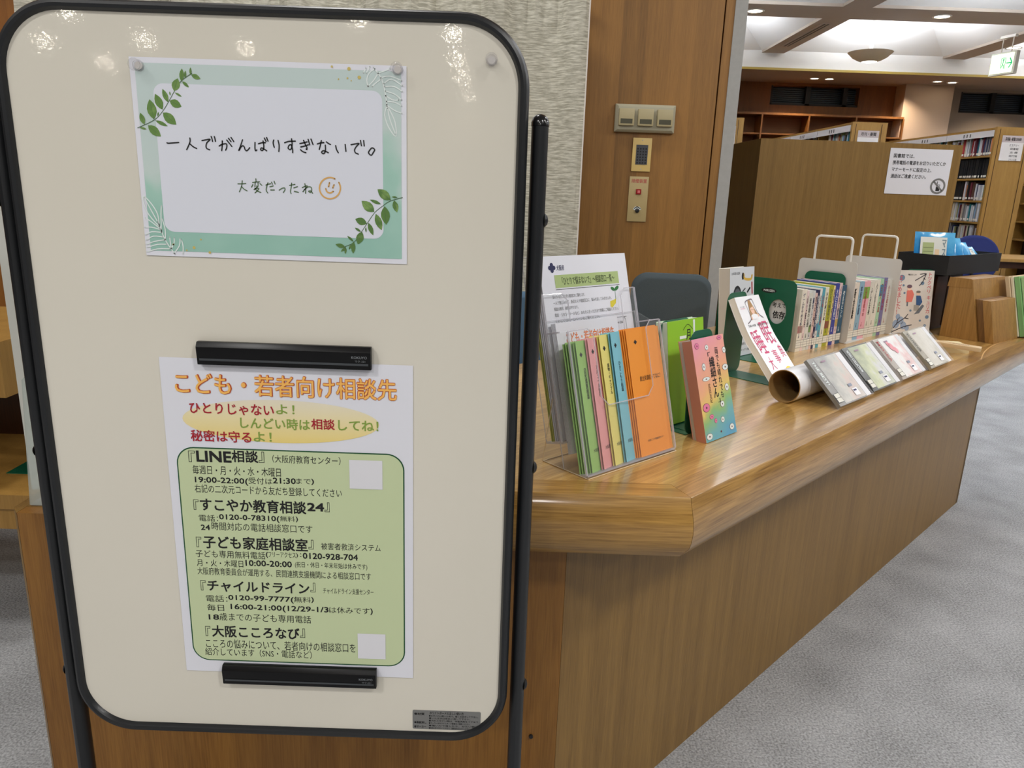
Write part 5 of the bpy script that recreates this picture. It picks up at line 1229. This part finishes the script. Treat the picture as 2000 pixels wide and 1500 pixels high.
gcol = [('beige', (204, 180, 144), .011), ('cream', (216, 204, 176), .006), ('green', (128, 176, 112), .014), ('mottled pale green', (168, 196, 142), .014)]
BM = Matrix.Translation(bx.location) @ Matrix.Rotation(R(90 - 142), 4, 'Z'); xo = .142
for i, (cn, cc_, th) in enumerate(gcol):
    bt = thing('booklet', '%s booklet leaning against the right side of the oak display box' % cn, 'booklet', group='booklets at the right end of the counter')
    bt.matrix_world = BM @ Matrix.Translation((xo + .003, .205 + .01 * i, .003)) @ Matrix.Rotation(R(-15), 4, 'Y')
    m = mat('booklet_%s' % cn.replace(' ', '_'), cc_, .6, var=.1 if 'mott' in cn else .02, vscale=60)
    mb = MB(); mb.box(0, 0, 0, .0008, .145, .205, m); mb.box(th - .0008, 0, 0, th, .145, .205, m); mb.box(0, -.0005, 0, th, .0005, .205, m); mb.build('cover', m, bt); MB().box(.001, .0006, .001, th - .001, .143, .2045).build('pages', M_PAPERW, bt)
    xo += (th + .002) / math.cos(R(15))

# ------------------------------------------------------------------ chairs behind the counter
def chair(label, loc, yaw, c, bwid, bhei, top, mname, roundness=.06):
    t = thing('office_chair', label, 'chair', loc, (0, 0, yaw), None)
    m = mat(mname, c, .85, bump=.3, bscale=400, spec=.2)
    bmx = bmesh.new(); mb = MB()
    # backrest: padded rounded plate, slight curve
    pts = rrect(-bwid / 2, 0, bwid / 2, bhei, roundness, 8); n = len(pts); vs = []
    lay = [(-.022, .92), (-.012, 1.0), (.012, 1.0), (.022, .92)]
    for z, s in lay:
        for p in pts:
            x = p[0] * s; y = (p[1] - bhei / 2) * s + bhei / 2; vs.append((x, z + .25 * x * x * 1.2 - .02 * (y / bhei), top - bhei + y))
    fs = [tuple(range(n)), tuple(range(4 * n - 1, 3 * n - 1, -1))]
    for L in range(3): fs += [(L * n + i, (L + 1) * n + i, (L + 1) * n + (i + 1) % n, L * n + (i + 1) % n) for i in range(n)]
    mb.add(vs, fs); mb.build('backrest', m, t, smooth=True, bevel=.004)
    MB().prism(rrect(-.22, -.44, .22, -.02, .07, 6), .42, .48).build('seat', m, t, bevel=.015)
    MB().tube([(0, .03, top - bhei * .6), (0, .05, .5), (0, -.05, .40), (0, -.22, .40)], .014, 8, ry=.02).build('back_support', M_BLACKP, t, smooth=True)
    MB().cyl((0, -.22, .10), (0, -.22, .42), .025).build('column', M_BLACK, t, smooth=True)
    for k in range(5):
        a = k * 2 * math.pi / 5; e = Vector((.27 * math.cos(a), -.22 + .27 * math.sin(a), .065))
        MB().cyl((0, -.22, .10), e, .018, .012, 8).build('leg', M_BLACKP, t); MB().cyl((e.x - .012, e.y, .028), (e.x + .012, e.y, .028), .028, n=12).build('caster', M_BLACKP, t)
c1 = at_y(1314, 537, 2.32)
chair('dark slate upholstered office chair behind the counter in front of the oak wall', (c1.x + .005, 2.36, 0), R(-4), (78, 88, 94), .25, .36, c1.z + .002, 'slate_fabric', .05)
c2 = at_y(1060, 570, 2.30)
chair('blue-grey upholstered office chair half hidden by the whiteboard', (c2.x - .10, 2.30, 0), R(0), (86, 114, 140), .36, .36, c2.z, 'bluegrey_fabric', .03)
c3 = at_y(1893, 458, 6.9)
chair('dark blue round-backed chair at the far reading table', (c3.x - .02, 6.75, 0), R(180 - 10), (44, 52, 104), .43, .44, c3.z, 'blue_fabric', .2)
tb = thing('reading_table', 'pale oak reading table at the right beyond the counter', 'table', (4.9, 7.5, 0))
MB().prism(rrect(-.62, -.35, .75, .35, .03, 4), .695, .725).build('tabletop', W_SHELF, tb, bevel=.003)
for x in (-.56, .68):
    for y in (-.3, .3): MB().box(x - .025, y - .025, 0, x + .025, y + .025, .695).build('leg', W_SHELF, tb)
MB().box(-.55, -.28, .63, .67, -.26, .695).build('apron', W_DARK, tb)

# ------------------------------------------------------------------ cabinet with the phone notice
cb = thing('cabinet', 'tall plain oak booth cabinet carrying a white mobile phone notice', 'cabinet', (1.466, 3.35, 0))
MB().box(-.432, .0, 0, .436, .02, 1.451).build('front_panel', W_CAB, cb)
MB().box(-.432, .02, 0, -.412, .62, 1.451).build('side_panel', W_CAB, cb); MB().box(.416, .02, 0, .436, .62, 1.451).build('side_panel', W_CAB, cb)
MB().box(-.412, .02, 1.431, .416, .62, 1.451).build('top_panel', W_CAB, cb); MB().box(-.412, .60, 0, .416, .62, 1.431).build('back_panel', W_CAB, cb)
nt_ = thing('phone_notice', 'white notice with black lettering and a no-phone symbol on the oak cabinet', 'notice', ((1.594 + 1.863) / 2, 3.3485, (1.71 + 1.52) / 2 - .28), (math.pi / 2, 0, 0))
MB().box(-.135, -.095, 0, .135, .095, .001).build('sheet', M_PAPER, nt_)
P = Print(nt_, .0014)
for s, x1, y in (('図書館では、', -.028, .064), ('携帯電話の電源をお切りいただくか', .112, .036), ('マナーモードに設定の上、', .055, .008), ('通話はご遠慮ください。', .035, -.02)):
    P.text(s, -.118, y - .0085, x1, y + .0085, M_INK, .02)
GR = mat('sign_grey', (122, 122, 122), .6)
P.stroke([(.093 + .029 * math.cos(R(a)), -.057 + .029 * math.sin(R(a))) for a in range(0, 360, 15)], .008, GR, 'symbol', .0002, closed=True, k=2)
P.rect(.086, -.078, .102, -.050, M_INK, 'symbol'); P.rect(.088, -.060, .100, -.052, M_PAPER, 'symbol', .0001); P.stroke([(.089, -.05), (.089, -.038)], .003, M_INK, 'symbol'); P.stroke([(.073, -.038), (.113, -.076)], .007, GR, 'symbol', .0004)
P.done()

# ------------------------------------------------------------------ library shelving rows
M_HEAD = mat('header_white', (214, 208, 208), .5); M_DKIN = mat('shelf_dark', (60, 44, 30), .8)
PAL = [('white', (216, 216, 220)), ('grey', (150, 148, 146)), ('black', (34, 34, 36)), ('dark green', (40, 76, 56)), ('navy', (44, 56, 96)), ('maroon', (110, 44, 56)), ('teal', (50, 140, 150)), ('orange', (204, 130, 84)), ('cream', (216, 202, 176)), ('light blue', (150, 180, 212)), ('red', (176, 52, 56)), ('olive', (150, 158, 96)), ('brown', (100, 70, 54))]
PM = [mat('book_%s' % n.replace(' ', '_'), c, .5) for n, c in PAL]
protos = {}
def far_book(ci, hi, ti):
    """book lying spine towards -X: local box depth +X, thickness Y, height Z"""
    key = (ci, hi, ti)
    if key in protos: return protos[key]
    h_ = (.165, .18, .195, .205)[hi]; th = (.018, .026, .034)[ti]
    c = MB(); m = PM[ci]
    c.box(0, 0, 0, .0015, th, h_, m); c.box(0, 0, 0, .14, .0015, h_, m); c.box(0, th - .0015, 0, .14, th, h_, m); c.box(.002, .002, .002, .136, th - .002, h_ - .004, M_PAPERW)
    c.box(-.0004, .001, .012, .0, th - .001, .034, M_PAPERW)
    o = c.build('book', m); me = o.data; bpy.data.objects.remove(o); protos[key] = (me, th); return protos[key]
SHZ = [1.735, 1.495, 1.26, 1.03, .80]
ORD = ['top', 'second', 'third', 'fourth', 'fifth']
nbooks = 0
NTH = ['first', 'second', 'third', 'fourth', 'fifth', 'sixth', 'seventh', 'eighth', 'ninth', 'tenth', 'eleventh', 'twelfth', 'thirteenth', 'fourteenth', 'fifteenth', 'sixteenth', 'seventeenth', 'eighteenth', 'nineteenth', 'twentieth', 'twenty-first', 'twenty-second', 'twenty-third', 'twenty-fourth', 'twenty-fifth', 'twenty-sixth', 'twenty-seventh', 'twenty-eighth', 'twenty-ninth', 'thirtieth']
def fill(xf, y0, y1, z, where, seed, mode=None, fillto=1.0, joined=None):
    cnt = {}
    """books on one shelf board from y0 (near) to y1"""
    global nbooks
    rnd = random.Random(seed); y = y0 + .02
    while y < y0 + (y1 - y0) * fillto - .03:
        ci = rnd.choices(range(len(PAL)), [8, 4, 3, 1.5, 2, 1.5, 1.2, 1, 4, 2.5, 1, 1, 1.5])[0]; hi = rnd.randrange(4); ti = rnd.choice([0, 0, 1, 1, 2])
        if mode == 'black': ci, hi, ti = 2, 3, 1
        if mode == 'halfblack' and y > y0 + (y1 - y0) * .48: ci, hi, ti = 2, 3, 1
        me, th = far_book(ci, hi, ti); dx = rnd.uniform(.015, .035)
        if joined is not None:
            b0 = len(joined.v); joined.v += [(v.co.x + xf + dx, v.co.y + y, v.co.z + z + .001) for v in me.vertices]
            for p_ in me.polygons: joined.f.append([q_ + b0 for q_ in p_.vertices]); joined.mi.append(joined._m(me.materials[p_.material_index]))
        else:
            o = bpy.data.objects.new('book', me); COL.objects.link(o); o.location = (xf + dx, y, z + .001)
            cnt[ci] = cnt.get(ci, 0) + 1; n_ = cnt[ci]
            if n_ <= len(NTH): tag(o, '%s %s book, %s' % (NTH[n_ - 1], PAL[ci][0], where), 'book', '%s books on %s' % (PAL[ci][0], where))
            else: tag(o, 'one %s book at the far end, %s' % (PAL[ci][0], where), 'book', '%s books on %s' % (PAL[ci][0], where))
            nbooks += 1
        y += th + .0015
        if rnd.random() < .04: y += .03
def shelf_row(x0, x1, nb, label, sign_lines, header_text):
    t = thing('library_shelf', label, 'bookshelf', (x0, 8.3, 0)); w_ = x1 - x0; bay = .9; L = nb * bay
    MB().box(0, 0, 0, w_, .035, 2.02).build('end_panel', W_SHELF, t)
    for xx in (.035, w_ - .06): MB().box(xx, -.004, .02, xx + .004, 0, 2.0).build('groove', W_DARK, t)
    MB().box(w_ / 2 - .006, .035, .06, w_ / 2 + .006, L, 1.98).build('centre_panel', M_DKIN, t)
    MB().box(.0, .035, 1.985, w_, L, 2.015).build('top_board', W_SHELF, t)
    for k in range(nb): 
        h = MB().box(-.006, .04 + k * bay, 1.925, 0.004, .03 + (k + 1) * bay, 1.99).build('header_sign', M_HEAD, t)
        g = MB(); 
        for q in range(3):
            yy = .2 + k * bay + q * .06 + .25; g.box(-.0075, yy, 1.94, -.006, yy + .02, 1.975)
        g.build('header_mark', mat('header_ink', (90, 84, 84), .6), t)
    up = MB().box(.005, 0, 0, w_ - .005, .022, 1.985).build('upright', W_SHELF, t, loc=(0, bay, 0))
    for k in range(2, nb + 1): c = up.copy(); COL.objects.link(c); c.parent = t; c.location = (0, k * bay, 0)
    sb = MB().box(.006, .024, -.02, w_ - .006, bay - .002, 0).build('shelf_board', W_SHELF, t, loc=(0, .012, SHZ[0]))
    for k in range(nb):
        for z in SHZ + [.55, .30, .08]:
            if k == 0 and z == SHZ[0]: continue
            c = sb.copy(); COL.objects.link(c); c.parent = t; c.location = (0, k * bay + (.012 if k == 0 else 0), z)
    if sign_lines:
        sg = MB().box(w_ * .18, -.008, 1.68, w_ * .78, -.004, 1.935).build('end_sign', mat('sign_paper', (222, 216, 212), .5), t)
        b2 = MB().box(w_ * .18, -.0085, 1.865, w_ * .78, -.008, 1.935).build('sign_header', mat('sign_mauve', (190, 176, 174), .5), sg)
        P = Print(sg, 0); P.text(sign_lines[0], w_ * .26, 1.882, w_ * .70, 1.918, M_INK, .02)
        for k, s in enumerate(sign_lines[1:]): P.text(s, w_ * .44 if k else w_ * .40, 1.835 - k * .036 - .010, w_ * .66, 1.835 - k * .036 + .012, mat('header_ink', (90, 84, 84)), .01)
        for (nm, mn), (g, mm) in P.g.items(): g.v = [(x, -.0095 - z, y) for (x, y, z) in g.v]; g.build(nm, mm, sg)
    return t
shelf_row(3.51, 3.88, 3, 'oak library shelf row with a white header, left of the two seen over the cabinet', ['月刊・新聞'], '')
shelf_row(5.04, 5.43, 3, 'oak library shelf row with the nearest full bay of books, right of the cabinet', ['月刊誌・新聞CORNER', 'ミステリー', '図書館', '文 庫', '時代物', 'フランス語'], '')
shelf_row(1.99, 2.36, 2, 'oak library shelf row whose end panel peeks out beside the grey wall end', [' '], '')
shelf_row(6.57, 6.96, 3, 'oak library shelf row at the right edge of the picture', None, '')
for k in range(5):
    fill(5.046, 8.34, 9.19, SHZ[k], '%s shelf of the bay right of the cabinet' % ORD[k], 40 + k, {1: 'black', 2: 'halfblack'}.get(k), 1.0)
jn = MB()
for b_i in (1, 2): fill(5.046, 8.3 + .9 * b_i, 9.19 + .9 * b_i, SHZ[0], '', 60 + b_i, None, .75, jn)
for b_i in (1, 2): fill(3.516, 8.34 + .9 * b_i, 9.19 + .9 * b_i, SHZ[0], '', 70 + b_i, None, .8, jn)
fill(3.516, 8.34, 9.19, SHZ[0], 'top shelf seen over the cabinet', 70, None, .8)
for k in range(1, 5): fill(6.576, 9.2 + .9, 11.0 - .01, SHZ[k], '', 80 + k, None, 1, jn)
tag(jn.build('distant_books', None), 'small distant books on the deeper bays of the oak library shelves', 'books', kind='stuff')

# ------------------------------------------------------------------ ceiling fittings
def downlight(loc, label, r=.07, nm='downlight', glow=False):
    t = thing(nm, label, 'ceiling light', loc, (0, 0, 0), 'recessed downlights')
    MB().lathe([(r, 0), (r + .02, 0), (r + .02, -.006), (r, -.006)], 20, cap0=False, cap1=False).build('ring', M_CEIL, t, smooth=True)
    MB().lathe([(.001, -.002), (r, -.002)], 20, cap0=False, cap1=False).build('lamp', mat('lamp_bright', (255, 250, 235), .5, emit=(255, 246, 226), estr=170) if glow else M_LAMP, t)
for p, lab in (((1475, 21), 'round downlight in the ceiling beam above the grey wall end'), ((1840, 32), 'round downlight in the ceiling beam right of the pendant bowl')):
    v = at_z(*p, ZC); downlight((v.x, v.y, ZC - .001), lab, .075)
v = at_z(1980, 93, ZC); downlight((v.x, v.y, ZC - .001), 'round downlight seen just above the exit sign', .075)
for (p, lab) in (((1591, 153), 'left downlight of the left pair in the far low ceiling'), ((1620, 154), 'right downlight of the left pair in the far low ceiling'), ((1831, 159), 'left downlight of the right pair in the far low ceiling'), ((1860, 161), 'right downlight of the right pair in the far low ceiling')):
    v = at_z(*p, 2.92); downlight((v.x, v.y, 2.919), lab, .055)
# downlights behind the camera, seen as highlights on the whiteboard
WHERE = ['near the top left corner of the whiteboard', 'left above the mint card', 'just above the left pin', 'above the middle of the mint card', 'right above the mint card, topmost', 'right of the mint card, second down', 'right of the mint card, third down', 'right of the mint card, lowest', 'at the top edge of the whiteboard', 'in the left of the top edge']
for k, p in enumerate([(85, 80), (205, 120), (282, 78), (480, 95), (885, 65), (893, 112), (903, 152), (915, 190), (700, 30), (130, 18)]):
    h = at_y(*p, YB); dv = h - Vector((0, 0, CAMZ)); dv.y *= -1; s = (ZC - h.z) / dv.z; q = h + dv * s
    if q.y > -15.8: downlight((q.x, q.y, ZC - .001), 'round ceiling downlight behind the viewer, mirrored %s' % WHERE[k], .085, glow=True)
for (x, y) in [(-1.6, -0.9), (1.4, -0.9), (2.6, .6), (4.3, .9)]:
    pass
# pendant bowl lamps
def pendant(x, y, lab):
    t = thing('pendant_bowl_lamp', lab, 'pendant lamp', (x, y, 2.875), group='bowl pendants under the coffers')
    MB().lathe([(.09, 0), (.14, .018), (.20, .05), (.25, .098), (.262, .108), (.254, .108), (.242, .098), (.19, .056), (.13, .026), (.08, .008)], 32, cap0=False, cap1=False).build('bowl', mat('bowl_grey', (216, 208, 190), .5), t, smooth=True)
    MB().lathe([(.001, -.004), (.088, -.002), (.09, .008)], 24, cap0=False, cap1=False).build('diffuser', mat('diffuser', (255, 252, 244), .5, emit=(255, 252, 244), estr=3), t, smooth=True)
    MB().cyl((0, 0, .02), (0, 0, .66), .016, .034, 12).build('stem', mat('stem_white', (232, 230, 224), .5), t, smooth=True)
v = at_y(1701, 97, 9.87); pendant(v.x, 9.87, 'round bowl pendant lamp under the bright coffer')
pendant(v.x + 2.46, 9.87, 'round bowl pendant lamp beyond the right edge of the picture')
# slot vent in the diagonal beam
a = at_z(1516, 98, ZC); b = at_z(1592, 62, ZC)
t = thing('slot_vent', 'long dark slot vent in the ceiling beam left of the pendant', 'air vent', (3.385, 9.05, ZC - .002))
MB().box(-.05, 0, -.004, .05, 1.35, .002).build('frame', M_CEILB, t); 
for x in (-.03, .012): MB().box(x, .02, -.006, x + .018, 1.33, -.004).build('slot', M_BLACKP, t)
# exit sign
ex = thing('exit_sign', 'hanging green and white emergency exit sign with a right arrow', 'exit sign')
eR = at_y(1981, 120, 9.17); ed = Vector((math.sin(R(-18)), math.cos(R(-18)), 0))
eL_ = eR + ed * .30
ex.location = (eL_.x, eL_.y, eR.z - .115)
ex.rotation_euler = facing(162)
MB().prism(rrect(-.012, -.01, .312, .235, .004, 2), -.05, 0).build('housing', mat('sign_case', (206, 204, 192), .5), ex)
MB().box(0, .008, 0, .288, .218, .004).build('lit_panel', mat('exit_panel', (236, 246, 214), .5, emit=(236, 248, 216), estr=.85), ex)
P = Print(ex, .006); EG = mat('exit_green', (0, 170, 110), .5, emit=(0, 190, 120), estr=.5)
P.rect(.135, .05, .142, .17, EG, 'pictogram'); P.rect(.135, .165, .195, .172, EG, 'pictogram'); P.rect(.188, .05, .195, .17, EG, 'pictogram'); P.disc(.165, .15, .010, .010, EG, 'pictogram'); P.stroke([(.165, .14), (.16, .10), (.148, .07)], .010, EG, 'pictogram'); P.stroke([(.162, .10), (.176, .08), (.178, .055)], .009, EG, 'pictogram')
P.stroke([(.210, .11), (.275, .11)], .014, EG, 'arrow'); P.stroke([(.245, .16), (.277, .11)], .014, EG, 'arrow'); P.stroke([(.245, .06), (.277, .11)], .014, EG, 'arrow'); P.done()
zc_l = ZC - ex.location.z
for x in (.09, .22): MB().cyl((x, .235, -.025), (x, zc_l - .02, -.025), .006, n=8).build('hanger_rod', mat('rod_white', (214, 208, 198), .4), ex)
MB().box(.06, zc_l - .03, -.045, .25, zc_l - .001, -.005).build('ceiling_bracket', mat('rod_white', (214, 208, 198)), ex)
